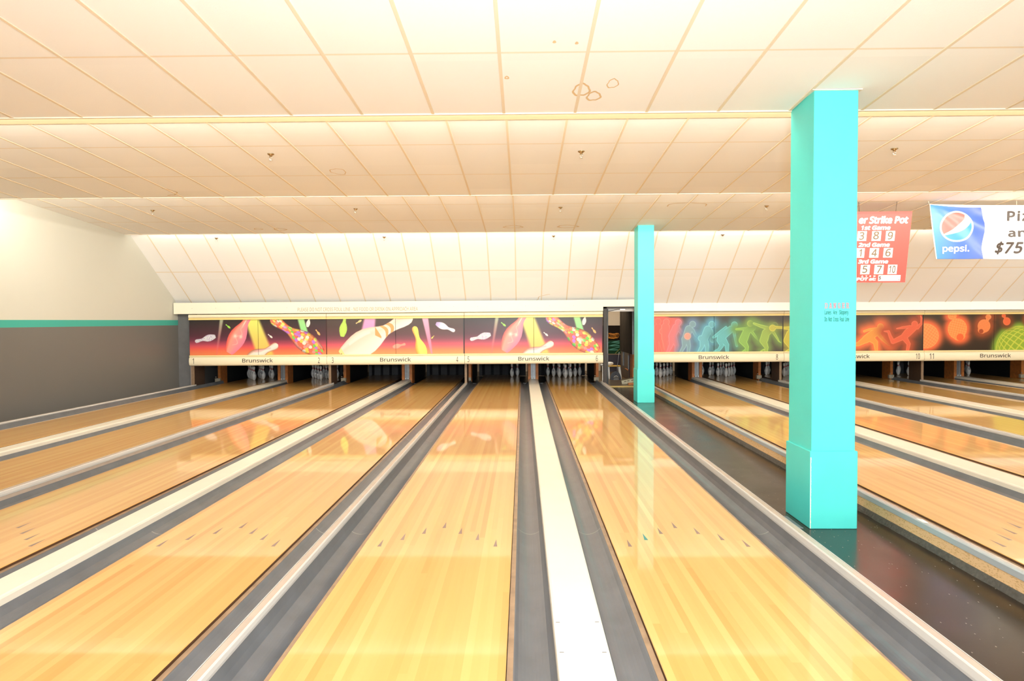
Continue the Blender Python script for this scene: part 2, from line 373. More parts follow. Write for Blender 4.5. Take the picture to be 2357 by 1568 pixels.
# stepped ceiling: four sloping panels of lay-in tiles
def ceiling_panel(ya, za, yb, zb, rows, stains=(), lip=True, bars=True, band=None):
    sl = (zb - za) / (yb - ya); z = lambda y: za + sl * (y - ya)
    nn = math.hypot(1, sl)
    b = MB(); rec, bw = 0.006, 0.012
    ys = [ya] + [r for r in rows if ya < r < yb] + [yb]
    b.face([(XL, ya, za + rec), (XL, yb, zb + rec), (XR, yb, zb + rec), (XR, ya, za + rec)], 0)
    b.face([(XL, ya, za + 0.05), (XR, ya, za + 0.05), (XR, yb, zb + 0.05), (XL, yb, zb + 0.05)], 0)
    x = -0.1521 + 0.6096 * math.ceil((XL + 0.1521) / 0.6096)
    while x < XR:
        b.add([(x - bw, ya, za), (x + bw, ya, za), (x + bw, yb, zb), (x - bw, yb, zb), (x - bw, ya, za + rec), (x + bw, ya, za + rec), (x + bw, yb, zb + rec), (x - bw, yb, zb + rec)], [(0, 3, 2, 1), (0, 1, 5, 4), (0, 4, 7, 3), (1, 2, 6, 5), (2, 3, 7, 6)], 1)
        x += 0.6096
    for r in rows:
        b.face([(XL, r - bw, z(r - bw) + rec - .001), (XL, r + bw, z(r + bw) + rec - .001), (XR, r + bw, z(r + bw) + rec - .001), (XR, r - bw, z(r - bw) + rec - .001)], 2)
    if lip:
        b.box(XL, XR, yb - 0.012, yb + 0.012, zb - 0.004, zb + (0.075 if yb < 14 else 0.012), 2)
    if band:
        y0, y1 = band; b.face([(XL, y0, z(y0) - .003), (XL, y1, z(y1) - .003), (XR, y1, z(y1) - .003), (XR, y0, z(y0) - .003)], 3)  # darker cream strip: shade beside the cove lamp, put into the colour
    for (sx, sy, rx, ry, w, a0, a1) in stains:
        k = 28; pin, pout = [], []
        for i in range(k + 1):
            t = a0 + (a1 - a0) * i / k; wob = 1 + 0.09 * math.sin(3 * t + sx) + 0.05 * math.sin(7 * t)
            for lst, g in ((pin, 1 - w), (pout, 1.0)):
                X, Y = sx + rx * wob * g * math.cos(t), sy + ry * wob * g * math.sin(t); lst.append((X, Y, z(Y) + rec - .002))
        for i in range(k): b.face([pin[i], pin[i + 1], pout[i + 1], pout[i]], 4)
    o = b.build('ceiling', [TILE, BAR, mat('grid_bar_cross', (0.84, 0.76, 0.62), rough=0.85, spec=0.1), mat('cove_shade_band', (0.88, 0.76, 0.52), rough=0.8), STAIN], loc=(0, (ya + yb) / 2, (za + zb) / 2))
    return structure(o)
P1 = lambda y: 3.427 - 0.0549 * (y - 4.755)
ceiling_panel(-7.0, P1(-7), 5.921, P1(5.921), [4.755 - 1.2192 * k for k in range(9, -1, -1)],
              stains=[(0.47, 5.42, .07, .13, .22, 0, 6.28), (0.58, 5.55, .06, .10, .25, 0, 6.28), (0.70, 5.30, .045, .09, .18, 0, 6.28), (-0.11, 5.17, .018, .03, .6, 0, 6.28), (0.22, 4.6, .012, .02, .9, 0, 6.28), (0.37, 4.62, .012, .02, .9, 0, 6.28)])
P2 = lambda y: 3.618 - 0.0551 * (y - 6.828)
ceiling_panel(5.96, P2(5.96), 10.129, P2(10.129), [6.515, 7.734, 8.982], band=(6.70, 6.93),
              stains=[(-2.36, 8.80, .10, .14, .10, 0, 6.28), (-5.15, 9.75, .17, .26, .09, -0.9, 1.9)])
P3 = lambda y: 3.643 - 0.063 * (y - 11.392)
ceiling_panel(10.18, P3(10.18), 14.45, P3(14.45), [10.7, 11.924, 13.208],
              stains=[(-4.97, 14.0, .13, .12, .2, 0, 6.28), (-0.18, 13.9, .2, .13, .14, 0, 6.28), (0.92, 13.9, .22, .13, .15, 0, 6.28), (-5.4, 13.95, .09, .08, .2, 0, 6.28), (2.9, 12.25, .35, .35, .05, 3.3, 6.1)])
P4 = lambda y: 3.435 - 0.734 * (y - 14.693)
ceiling_panel(14.36, P4(14.36), 16.66, P4(16.66), [15.647], lip=False,
              stains=[(0.66, 16.54, .34, .16, .05, 1.55, 4.72)])
mb = MB(); mb.box(XL, XR, 14.30, 14.36, P4(14.36) - 0.02, 3.95, 0); mb.box(XL, XR, 10.12, 10.18, P3(10.18) - 0.02, 3.95, 0); mb.box(XL, XR, 5.91, 5.96, P2(5.96) - 0.02, 3.95, 0)
structure(mb.build('trim_1', TILE, loc=(0, 10, 3.8)))
mb = MB(); mb.box(XL, XR, 16.66, 16.72, 1.80, 3.95, 0)
structure(mb.build('wall_header', TILE, loc=(0, 16.7, 2.5)))

# ------------------------------------------------------------------ lanes, gutters, capping
HW = 0.527
LN = {1: (-7.735, -6.681), 2: (-5.996, -4.942), 3: (-4.445, -3.391), 4: (-2.707, -1.655), 5: (-1.133, -0.082), 6: (0.632, 1.690),
      7: (3.228, 4.300), 8: (5.050, 6.118), 9: (6.690, 7.775), 10: (8.535, 9.630), 11: (10.190, 11.285), 12: (11.985, 13.06)}
WORD = {1: 'one', 2: 'two', 3: 'three', 4: 'four', 5: 'five', 6: 'six', 7: 'seven', 8: 'eight', 9: 'nine', 10: 'ten', 11: 'eleven', 12: 'twelve'}
Y0, Y1 = 0.62, 20.0
NOTE = {1: 'against the grey wall', 2: 'ending at a full rack of pins', 3: 'with an empty pin deck', 4: 'with an empty pin deck', 5: 'ending at two standing pins', 6: 'with one green arrow',
        7: 'beyond the sunken aisle', 8: 'ending at a full rack', 9: 'passing behind the big pillar', 10: 'under the orange bowler mural', 11: 'under the orange pin mural', 12: 'at the edge of the view'}
for n, (a, b) in LN.items():
    lane = thing('bowling_lane', ((a + b) / 2, Y0, -0.09), f'glossy honey maple bowling lane number {WORD[n]}, {NOTE[n]}', 'bowling lane', 'maple bowling lanes')
    q = MB(); ch = 0.004
    q.prism_y([(a, -0.09), (b, -0.09), (b, -ch), (b - ch, 0), (a + ch, 0), (a, -ch)], Y0, Y1, 1, mats=[1, 1, 0, 0, 0, 1])
    o = q.build('lane_bed', [LANE, LANESIDE], lane, loc=(a, Y0, -0.09))
    cx = (a + b) / 2
    if n in (3, 4, 5, 6, 7):
        for k in range(-3, 4):
            if n == 3 and k < 0: continue
            if n == 7 and k > 0: continue
            x = cx + k * 0.137 * (b - a) / 1.054; y = 5.18 - 0.143 * abs(k)
            t = MB()
            t.add([(x - 0.0135, y, 0.0006), (x + 0.0135, y, 0.0006), (x, y + 0.155, 0.0006), (x - 0.0135, y, -0.004), (x + 0.0135, y, -0.004), (x, y + 0.155, -0.004)], [(0, 1, 2), (3, 5, 4), (0, 3, 4, 1), (1, 4, 5, 2), (2, 5, 3, 0)], 0)
            g = (n == 6 and k == -2)
            ar = t.build('aiming_arrow', ARROWG if g else ARROW, lane, loc=(x, y, 0.0))
            if g: ar['label'] = 'dark green arrow'

GW = 0.205
def gutter(inner, sign, cap_z, label, y_end=18.2):
    """Trough beside a lane. inner: X of the lane edge; sign: the way out from the lane."""
    t = thing('gutter', (inner + sign * 0.13, Y0, -0.09), label, 'gutter', 'grey gutters beside the lanes')
    x = lambda d: inner + sign * d
    led = 0.032
    prof = [(x(led), -0.022)]
    for i in range(13):
        u = i / 12; d = led + 0.006 + (GW - 0.006) * u
        prof.append((x(d), -0.026 - 0.048 * math.sin(PI * min(u * 1.02, 1)) ** 0.8 + max(0, u - 0.86) / 0.14 * (cap_z - 0.01)))
    out = list(prof) + [(p[0], -0.088) for p in (prof[-1], prof[0])]
    if sign < 0: out = out[::-1]
    q = MB()
    nP = len(out)
    q.prism_y(out, Y0, y_end, 0, smooth=False)
    q.build('trough', GUTTER, t, loc=(x(0.13), Y0, -0.09))
    q = MB(); xa, xb = sorted((x(0.003), x(led)))
    q.box(xa, xb, Y0, y_end, -0.088, -0.019, 0)
    q.build('ledge', LEDGE, t, loc=(x(0.016), Y0, -0.09))
    for yj in (5.25, 9.35, 13.4):
        q = MB()
        pj = [(px, pz + 0.0012) for px, pz in prof[1:12]]
        pts0 = [(px, yj, pz) for px, pz in pj]; pts1 = [(px, yj + 0.012, pz) for px, pz in pj]
        for i in range(len(pj) - 1): q.face([pts0[i], pts0[i + 1], pts1[i + 1], pts1[i]] if sign > 0 else [pts0[i + 1], pts0[i], pts1[i], pts1[i + 1]], 0)
        q.build('joint_strip', JOINT, t, loc=(x(0.13), yj, -0.09))
    # flat black pit plate beyond the trough
    q = MB(); xa, xb = sorted((x(0.003), x(led + GW)))
    q.box(xa, xb, y_end, 20.2, -0.088, -0.06, 0)
    q.build('pit_plate', BLACKG, t, loc=(x(0.13), y_end, -0.09))
    return x(led + GW)

def wide_cap(nl, nr, label, yend):
    a, b = LN[nl][1], LN[nr][0]; c = (a + b) / 2; w = (b - a) / 2 - 0.032 - GW + 0.006
    z = 0.05; r = 0.016
    prof = [(c - w, -0.09), (c + w, -0.09), (c + w, z - r), (c + w - 0.004, z - 0.005), (c + w - r, z), (c - w + r, z), (c - w + 0.004, z - 0.005), (c - w, z - r)]
    q = MB(); q.prism_y(prof, Y0, yend, 0)
    if nl == 5:
        for (px, py) in ((1284, 1433), (1374, 1432), (1293, 1502), (1391, 1502)):
            d = M.T @ np.array([(px - IW / 2) / F_PX, (py - IH / 2) / F_PX, 1.0]); tt = (z - CAM_Z) / d[2]
            q.box(d[0] * tt - 0.010, d[0] * tt + 0.010, d[1] * tt - 0.003, d[1] * tt + 0.003, z - 0.001, z + 0.0006, 1)
    tag(q.build('capping', [CAP, GREYP], loc=(c, Y0, -0.09)), label, 'capping', 'wide cream capping boards')

def divider(c, label, z=0.078, w=0.024, yend=16.75):
    t = thing('divider_rail', (c, Y0, -0.09), label, 'divider rail', 'narrow divider rails')
    q = MB(); q.prism_y([(c - w, -0.09), (c + w, -0.09), (c + w, z - 0.006), (c + w - 0.005, z), (c - w + 0.005, z), (c - w, z - 0.006)], Y0, yend, 0)
    q.build('rail', RIDGE, t, loc=(c, Y0, -0.09))
    for s in (-1, 1):
        xa = c + s * w; q = MB()
        pr = [(xa, 0.030), (xa + s * 0.005, 0.034), (xa + s * 0.007, 0.05), (xa + s * 0.005, z - 0.006), (xa + s * 0.001, z + 0.001), (xa - s * 0.004, z + 0.001), (xa, z - 0.006)]
        q.prism_y(pr if s > 0 else pr[::-1], Y0, yend, 0)
        q.build('lip_moulding', LIP, t, loc=(xa, Y0, -0.09))

for n, (a, b) in LN.items():
    odd = n % 2 == 1
    wl = 'near the narrow divider rail' ; wc = 'near the wide cream capping'
    if n == 1: wl = 'along the grey wall'
    for side in (-1, 1):
        to_cap = (side > 0) == odd
        wh = wc if to_cap else wl
        if n == 6 and side > 0: wh = 'bordering the sunken dark aisle'
        if n == 7 and side < 0: wh = 'bordering the chipboard-sided aisle'
        if n == 12 and side > 0: continue
        gutter(a if side < 0 else b, side, 0.045 if to_cap else 0.07, f'grey half-round gutter of lane {WORD[n]}, {wh}', y_end=18.0 if n < 7 else 18.4)
for l, r in ((1, 2), (3, 4), (5, 6), (7, 8), (9, 10), (11, 12)):
    ex = {1: 'farthest toward the grey wall', 3: 'under the big white pin mural', 5: 'running straight down the middle', 7: 'just past the chipboard aisle edge', 9: 'passing behind the big teal pillar', 11: 'under the orange pin mural'}[l]
    wide_cap(l, r, f'wide cream capping between lanes {WORD[l]} and {WORD[r]}, {ex}', 17.9 if l < 6 else 18.35)
divider(-8.02, 'beige divider rail at the foot of the grey wall', z=0.06, yend=16.55)
divider((LN[2][1] + LN[3][0]) / 2, 'thin white lipped divider rail between lanes two and three')
divider((LN[4][1] + LN[5][0]) / 2, 'thin white lipped divider rail between lanes four and five')
divider(1.953, 'white lipped rail between lane six and the sunken aisle', z=0.09, yend=16.9)
divider((LN[8][1] + LN[9][0]) / 2, 'thin pale divider rail between lanes eight and nine', yend=17.1)
divider((LN[10][1] + LN[11][0]) / 2, 'thin pale divider rail between lanes ten and eleven', yend=17.1)
# edge of lane seven on the aisle: chipboard face, steel nosing, timber top
t = thing('aisle_edge', (2.98, Y0, -0.09), 'chipboard faced edge with steel nosing beside the sunken aisle', 'lane edge')
q = MB(); q.box(2.957, 2.985, Y0, 17.2, -0.045, 0.036, 0); q.build('chipboard_face', CHIP, t, loc=(2.97, Y0, -0.045))
q = MB(); q.prism_y([(2.951, 0.034), (2.99, 0.034), (2.99, 0.078), (2.962, 0.078), (2.954, 0.072)], Y0, 17.2, 0); q.build('steel_nosing', STEEL, t, loc=(2.97, Y0, 0.034))
q = MB(); q.box(2.985, 3.012, Y0, 17.2, -0.088, 0.077, 0); q.build('timber_top', RIDGE, t, loc=(3.0, Y0, 0))
q = MB()
ny = 160; prev = None
for i in range(ny + 1):
    y = Y0 + (17.2 - Y0) * i / ny; j = 0.010 * random.random()
    ring = [(2.935 - j, y, -0.0895), (2.94 - j * .5, y, -0.07), (2.949, y, -0.044), (2.957, y, -0.044), (2.957, y, -0.0895)]
    if prev:
        for k in range(4): q.face([prev[k], ring[k], ring[k + 1], prev[k + 1]], 0)
    prev = ring
q.build('base_strip', RUBBER, t, loc=(2.95, Y0, -0.09))
# side board of lane six facing the aisle
q = MB(); q.box(1.977, 1.99, Y0, 17.0, -0.09, 0.03, 0)
tag(q.build('side_board', POSTE, loc=(1.98, Y0, -0.09)), 'brown board closing lane six off from the aisle', 'side board')
# scrap of plastic caught on the nosing, plaster drips by the pillar
q = MB(); q.add([(2.955, 5.05, 0.080), (2.985, 5.03, 0.082), (2.992, 5.12, 0.080), (2.962, 5.16, 0.079), (2.975, 5.09, 0.092)], [(0, 1, 4), (1, 2, 4), (2, 3, 4), (3, 0, 4), (0, 3, 2, 1)], 0)
tag(q.build('plastic_scrap', WHITE, loc=(2.97, 5.1, 0.079)), 'small white plastic scrap lying on the steel nosing', 'litter')

# ------------------------------------------------------------------ pillars
def pillar(x0, x1, y0, y1, ztop, base_top, bx, label, collar):
    cx, cy = (x0 + x1) / 2, (y0 + y1) / 2
    t = thing('pillar', (cx, cy, -0.09), label, 'pillar', 'teal pillars in the sunken aisle')
    q = MB(); q.box(x0, x1, y0, y1, base_top - 0.01, ztop, 0, b=0.004); q.build('shaft', TEAL, t, loc=(cx, cy, base_top))
    q = MB(); q.box(x0 - bx, x1 + bx, y0 - bx, y1 + bx, -0.09, base_top, 0, b=0.005); q.build('base_wrap', TEAL, t, loc=(cx, cy, -0.09))
    if collar:
        q = MB(); c = 0.022
        for (a, b, d, e) in ((x0 - c, x1 + c, y0 - c, y0 + .002), (x0 - c, x1 + c, y1 - .002, y1 + c), (x0 - c, x0 + .002, y0, y1), (x1 - .002, x1 + c, y0, y1)):
            q.box(a, b, d, e, P1(y0) - 0.004, P1(y0) + 0.004, 0)
        q.build('ceiling_collar', CAP, t, loc=(cx, cy, ztop))
    return t
pl = pillar(2.304, 2.650, 5.462, 5.93, P1(5.9) + 0.03, 0.535, 0.016, 'big teal square pillar with the danger warning, in the sunken aisle', True)
pillar(2.330, 2.655, 13.83, 14.28, 3.60, 0.588, 0.011, 'distant teal square pillar standing before the machine room doorway', False)
PLOC = pl.location
# slab-serif heading drawn with bars
def slab_word(word, x0, z0, w, h, y, m, parent, ploc, th=0.19):
    G = {'D': [[(.1, 0), (.1, 1)], [(.1, 1), (.62, 1), (.85, .78), (.85, .22), (.62, 0), (.1, 0)], [(0, 0), (.2, 0)], [(0, 1), (.2, 1)]],
         'A': [[(.14, .04), (.45, .97), (.56, .97), (.87, .04)], [(.27, .34), (.74, .34)], [(0, 0), (.3, 0)], [(.7, 0), (1, 0)], [(.26, 1), (.6, 1)]],
         'N': [[(.16, 0), (.16, 1), (.84, 0), (.84, 1)], [(0, 0), (.34, 0)], [(0, 1), (.22, 1)], [(.66, 1), (1, 1)]],
         'G': [[(.86, .72), (.86, .84), (.66, 1), (.34, 1), (.12, .8), (.12, .2), (.34, 0), (.66, 0), (.86, .16), (.86, .42)], [(.55, .42), (1, .42)]],
         'E': [[(.14, 0), (.14, 1)], [(0, 1), (.88, 1), (.88, .74)], [(0, 0), (.9, 0), (.9, .27)], [(.14, .52), (.6, .52)], [(.6, .66), (.6, .38)]],
         'R': [[(.14, 0), (.14, 1)], [(0, 1), (.62, 1), (.84, .86), (.84, .66), (.62, .52), (.14, .52)], [(.55, .52), (.86, 0)], [(0, 0), (.32, 0)], [(.72, 0), (1, 0)]]}
    q = MB(); n = len(word); cw = w / (n + (n - 1) * 0.42); lw = cw * th
    for i, ch in enumerate(word):
        ox = x0 + i * cw * 1.42
        for ln in G[ch]:
            P = [(ox + lw / 2 + px * (cw - lw), z0 + lw / 2 + pz * (h - lw)) for px, pz in ln]
            for (ax, az), (bx_, bz) in zip(P, P[1:]):
                dx, dz = bx_ - ax, bz - az; L = math.hypot(dx, dz) or 1; ux, uz = dx / L * lw / 2, dz / L * lw / 2; nx, nz = -uz, ux
                y -= 0.00012; q.face([(ax - ux + nx, y, az - uz + nz), (ax - ux - nx, y, az - uz - nz), (bx_ + ux - nx, y, bz + uz - nz), (bx_ + ux + nx, y, bz + uz + nz)], 0)
    o = q.build('warning_lettering', m, parent, loc=(x0, y, z0)); return o
yt = 5.4605
a, b = at(1898.5, 710, yt), at(1954, 697.5, yt)
slab_word('DANGER', a.x, a.z, b.x - a.x, b.z - a.z, yt, INKR, pl, PLOC)['label'] = 'coral red heading'
for body, (xa, ya_, xb, yb_) in (('Lanes   Are   Slippery', (1898, 727, 1953, 713.5)), ('Do  Not  Cross  Foul  Line', (1898, 740.3, 1954.5, 728.8))):
    a, b = at(xa, ya_, yt), at(xb, yb_, yt)
    text_mesh('warning_lettering', body, a.x, b.x, a.z, b.z, yt, INKT, pl, PLOC, bold=0.012, label='dark teal small writing')
# chipped edge on the big pillar's base
q = MB(); x0, y0 = 2.288, 5.446
for k in range(26):
    z = -0.085 + k * 0.022; w = 0.002 + 0.004 * random.random(); q.face([(x0 + .002, y0 - .0008, z), (x0 + .005 + w, y0 - .0008, z), (x0 + .005 + w * .6, y0 - .0008, z + .022), (x0 + .002, y0 - .0008, z + .022)], 0)
q.build('chipped_paint', CAP, pl, loc=(x0, y0, -0.09))
# dried plaster smear on the floor
q = MB(); q.box(2.215, 2.245, 5.46, 5.80, -0.0895, -0.086, 0)
tag(q.build('plaster_smear', GREYM, loc=(2.23, 5.6, -0.09)), 'grey smear of plaster on the floor beside the big pillar', 'smear')

# ------------------------------------------------------------------ printed murals (vertex ink on a fine grid)
PW, PH = 320, 82
GX, GY = np.meshgrid((np.arange(PW * 2 + 1)) / 2.0, (np.arange(PH * 2 + 1)) / 2.0)
def sstep(a, b, x): t = np.clip((x - a) / (b - a), 0, 1); return t * t * (3 - 2 * t)
def over(img, col, al):
    al = np.clip(al, 0, 1)[..., None]; img[:] = img * (1 - al) + np.asarray(col, float) * al if np.ndim(col) == 1 else img * (1 - al) + col * al
def ramp(stops, t):
    xs = [s[0] for s in stops]; return np.stack([np.interp(t, xs, [s[1][k] for s in stops]) for k in range(3)], -1)
PINR = np.array([(0, 1.0), (.05, 1.42), (.15, 1.95), (.225, 2.25), (.30, 2.383), (.39, 2.28), (.483, 1.85), (.575, 1.236), (.625, .98), (.667, .9), (.725, .935), (.783, 1.045), (.84, 1.203), (.90, 1.273), (.945, 1.17), (.98, .8), (1.0, 0.0)])
def pin_field(base, head, fat=1.0):
    bx, by = base; hx, hy = head; L = math.hypot(hx - bx, hy - by); ux, uy = (hx - bx) / L, (hy - by) / L
    t = ((GX - bx) * ux + (GY - by) * uy) / L; d = -(GX - bx) * uy + (GY - by) * ux
    r = np.interp(t, PINR[:, 0], PINR[:, 1], left=0, right=0) / 15.0 * L * fat
    a = np.clip(r - np.abs(d) + 0.5, 0, 1) * (t > -0.005) * (t < 1.0)
    return a, t, d / np.maximum(r, 1e-6)
def beam(img, p0, w0, p1, w1, c0, c1, edge, a0=1.0, a1=1.0):
    t = np.clip((GY - p0[1]) / (p1[1] - p0[1]), 0, 1); cx = p0[0] + (p1[0] - p0[0]) * t; w = w0 + (w1 - w0) * t
    al = sstep(-edge, edge, w / 2 - np.abs(GX - cx)) * (a0 + (a1 - a0) * t) * (GY < max(p0[1], p1[1]))
    over(img, ramp([(0, c0), (1, c1)], t), al)
SUNSET = [(0, (52, 44, 42)), (.22, (72, 46, 50)), (.45, (90, 48, 60)), (.57, (122, 56, 76)), (.66, (176, 72, 92)), (.74, (228, 88, 102)), (.80, (250, 100, 92)), (.88, (254, 124, 84)), (1, (254, 150, 94))]
rng = np.random.RandomState(5)
def cell_noise(t, d, nt, nd, cols, jit=.38, sep=0.0):
    """Scattered rounded cells in pin coordinates -> colour and mask."""
    best = np.full(t.shape, 9.0); idx = np.zeros(t.shape, int); k = 0; cc = []
    for i in range(nt):
        for j in range(nd):
            a = (i + .5 + (rng.rand() - .5) * 2 * jit + (.5 if j % 2 else 0)) / nt; b = -1 + 2 * (j + .5 + (rng.rand() - .5) * jit) / nd
            q = ((t - a) * nt) ** 2 + ((d - b) * nd / 2) ** 2
            m = q < best; best[m] = q[m]; idx[m] = k; cc.append(cols[rng.randint(len(cols))]); k += 1
    return np.array(cc, float)[idx], best
def mural_sunset():
    img = ramp(SUNSET, GY / PH)
    beam(img, (75.5, 0), 8, (62, 82), 2.5, (190, 205, 170), (255, 110, 130), 2.2, .95, .35)
    beam(img, (146, 0), 33, (176, 82), 38, (250, 255, 130), (255, 215, 105), 5, 1, .9)
    beam(img, (260, 0), 15, (272, 45), 16, (180, 245, 160), (150, 240, 150), 2.5, 1, 1)
    # white pin lying at the lower edge
    a, t, d = pin_field((128, 98), (206, 58), 1.15); over(img, ramp([(0, (255, 250, 240)), (.6, (255, 240, 225)), (1, (190, 120, 90))], np.abs(d)), a)
    a2, _, _ = pin_field((150, 74), (190, 66), .55); over(img, (235, 150, 160), a2 * .35)
    # glitter pin
    a, t, d = pin_field((60.5, 38), (12.5, 50)); sp = rng.rand(*GX.shape); spl = np.repeat(np.repeat(rng.rand(42, 161), 4, 0)[:165], 4, 1)[:, :641]
    over(img, ramp([(0, (170, 130, 200)), (.35, (225, 215, 235)), (.75, (240, 252, 240)), (1, (255, 255, 255))], (sp * .5 + spl * .5)), a)
    # rose pin with crackle
    a, t, d = pin_field((91, 77), (153, -33), 1.0); c = ramp([(-1, (255, 140, 170)), (-.2, (255, 165, 165)), (.55, (255, 172, 150)), (1, (255, 96, 84))], -d)
    over(img, c, a); over(img, (255, 225, 205), a * sstep(.1, 0, np.abs(d - .25 * np.sin(t * 34) - .1)) * sstep(.62, .5, t) * .55 * (t > .16))
    over(img, (255, 240, 215), a * sstep(.2, .05, np.abs(d + .1)) * sstep(.5, .62, t)); over(img, (255, 235, 215), a * np.exp(-((t - .37) / .03) ** 2 - ((d - .35) / .16) ** 2)); over(img, (255, 240, 225), a * np.exp(-((t - .33) / .035) ** 2 - ((d + .3) / .18) ** 2))
    # candy pin
    a, t, d = pin_field((308, 80), (190, -5), 1.0)
    cols = [(255, 165, 100), (255, 150, 90), (255, 248, 120), (255, 220, 90), (255, 160, 150), (205, 130, 230), (255, 130, 100), (130, 220, 90), (255, 245, 225), (255, 120, 90)]
    c, q = cell_noise(t, d, 17, 6, cols); body = np.array((255, 110, 80.)) * np.ones(GX.shape + (1,)); m = sstep(.36, .26, q)[..., None]; body = body * (1 - m) + c * m
    body = body * (1 - .35 * sstep(.7, 1, np.abs(d)))[..., None]
    over(img, body, a); over(img, (255, 250, 245), a * np.exp(-((t - .33) / .05) ** 2 - ((d - .05) / .14) ** 2) * .8); over(img, (255, 235, 225), a * np.exp(-((t - .74) / .06) ** 2 - (d / .2) ** 2) * .7)
    for bs, hd, col in (((95.5, 19.5), (85, 10.5), (170, 240, 90)), ((193, 42.5), (183, 34), (255, 252, 240)), ((275, 18), (281, -9), (255, 254, 240)), ((303.5, 37), (294, 24), (255, 200, 120))):
        a, t, d = pin_field(bs, hd, 1.05); over(img, col, a)
    over(img, (60, 20, 15), (np.abs(GX - 318.6) < 1.0) * 1.0)
    return img
def mural_pins():
    img = ramp([(0, (82, 68, 58)), (.22, (84, 62, 56)), (.45, (104, 66, 70)), (.57, (138, 74, 86)), (.66, (190, 86, 104)), (.74, (242, 100, 112)), (.80, (254, 118, 112)), (.88, (254, 146, 96)), (1, (254, 168, 104))], GY / PH)
    beam(img, (100.5, 0), 26, (96, 27), 30, (248, 178, 226), (250, 168, 222), 3.5)
    beam(img, (229, 0), 14, (243.5, 82), 4, (250, 190, 222), (255, 150, 190), 1.8, 1, .8)
    a, t, d = pin_field((35.5, 41), (44, -15), 1.0); over(img, (205, 250, 105), a); over(img, (110, 150, 50), a * (rng.rand(*GX.shape) > .82) * sstep(.4, .9, np.abs(d)))
    a, t, d = pin_field((81, 3), (67.5, 11), 1.0); over(img, (252, 226, 150), a)
    a, t, d = pin_field((33, 86), (199, -9), 1.0)
    over(img, ramp([(-1, (255, 215, 190)), (-.75, (255, 240, 225)), (-.4, (255, 228, 205)), (.2, (255, 243, 228)), (.8, (255, 253, 240)), (1, (255, 255, 238))], d), a)
    over(img, (255, 238, 160), a * (t < .045)); over(img, (190, 140, 70), a * (t < .02) * (d > -.4))
    tb = t + .035 * d * d
    for lo, hi in ((.615, .655), (.69, .735)): over(img, (252, 178, 108), a * (tb > lo) * (tb < hi))
    over(img, (255, 255, 245), a * sstep(.16, .05, np.abs(d + .55)) * (t > .15) * (t < .45) * .6)
    tri = ((GX - 112) > 0) & ((GY - 21) > (GX - 114) * 1.55 - 0) & ((GY - 39) < (GX - 112) * .52 - 1) ; over(img, (252, 178, 108), tri * 1.0 * (GX < 127))
    a, t, d = pin_field((153, 66), (183, 59), 1.1); over(img, (255, 172, 150), a)
    a, t, d = pin_field((226, 97), (203, 18), 1.0); over(img, ramp([(-1, (255, 240, 110)), (.2, (255, 250, 118)), (.65, (255, 205, 90)), (1, (255, 150, 70))], -d), a)
    a, t, d = pin_field((254, 12), (298, 30), 1.0); over(img, ramp([(0, (190, 165, 225)), (.2, (225, 218, 255)), (.32, (255, 255, 255)), (1, (255, 255, 255))], t), a)
    a, t, d = pin_field((243, 47), (249.5, 40), 1.0); over(img, (252, 244, 120), a)
    over(img, (14, 10, 8), (np.abs(GX - 319.0) < 1.6) * 1.0)
    return img
def caps(fig):
    """Signed distance to a union of tapered limbs: list of polylines of (x, y, r)."""
    D = np.full(GX.shape, 1e3)
    for ln in fig:
        if len(ln) == 1: D = np.minimum(D, np.hypot(GX - ln[0][0], GY - ln[0][1]) - ln[0][2])
        for (ax, ay, ar), (bx, by, br) in zip(ln, ln[1:]):
            dx, dy = bx - ax, by - ay; t = np.clip(((GX - ax) * dx + (GY - ay) * dy) / max(dx * dx + dy * dy, 1e-6), 0, 1)
            D = np.minimum(D, np.hypot(GX - ax - t * dx, GY - ay - t * dy) - (ar + (br - ar) * t))
    return D
def figure(img, fig, col, glow, gw=7.0, body=.82, ga=.95, stripe=.10):
    D = caps(fig); over(img, glow, ga * np.exp(-(np.maximum(D, 0) / (gw * 1.25)) ** 1.8) * (D > -1))
    over(img, glow, ga * (D <= 0) * .9)
    c = np.asarray(col, float); s = 1 + .55 * stripe * np.sin((GX * .45 + GY * 1.25) * 2.3)
    over(img, np.clip(c[None, None] * s[..., None], 0, 255), body * sstep(.5, -.5, D))
    over(img, np.clip(c * 1.16 + 14, 0, 255), .55 * np.exp(-((D + .45) / .75) ** 2))
def cv(pts, ox, oy, s):
    return [[(ox + x / s, oy + y / s, r / s) for x, y, r in ln] for ln in pts]
S1 = 13.865
DARK = [(0, (64, 54, 40)), (.5, (70, 56, 42)), (1, (62, 48, 36))]
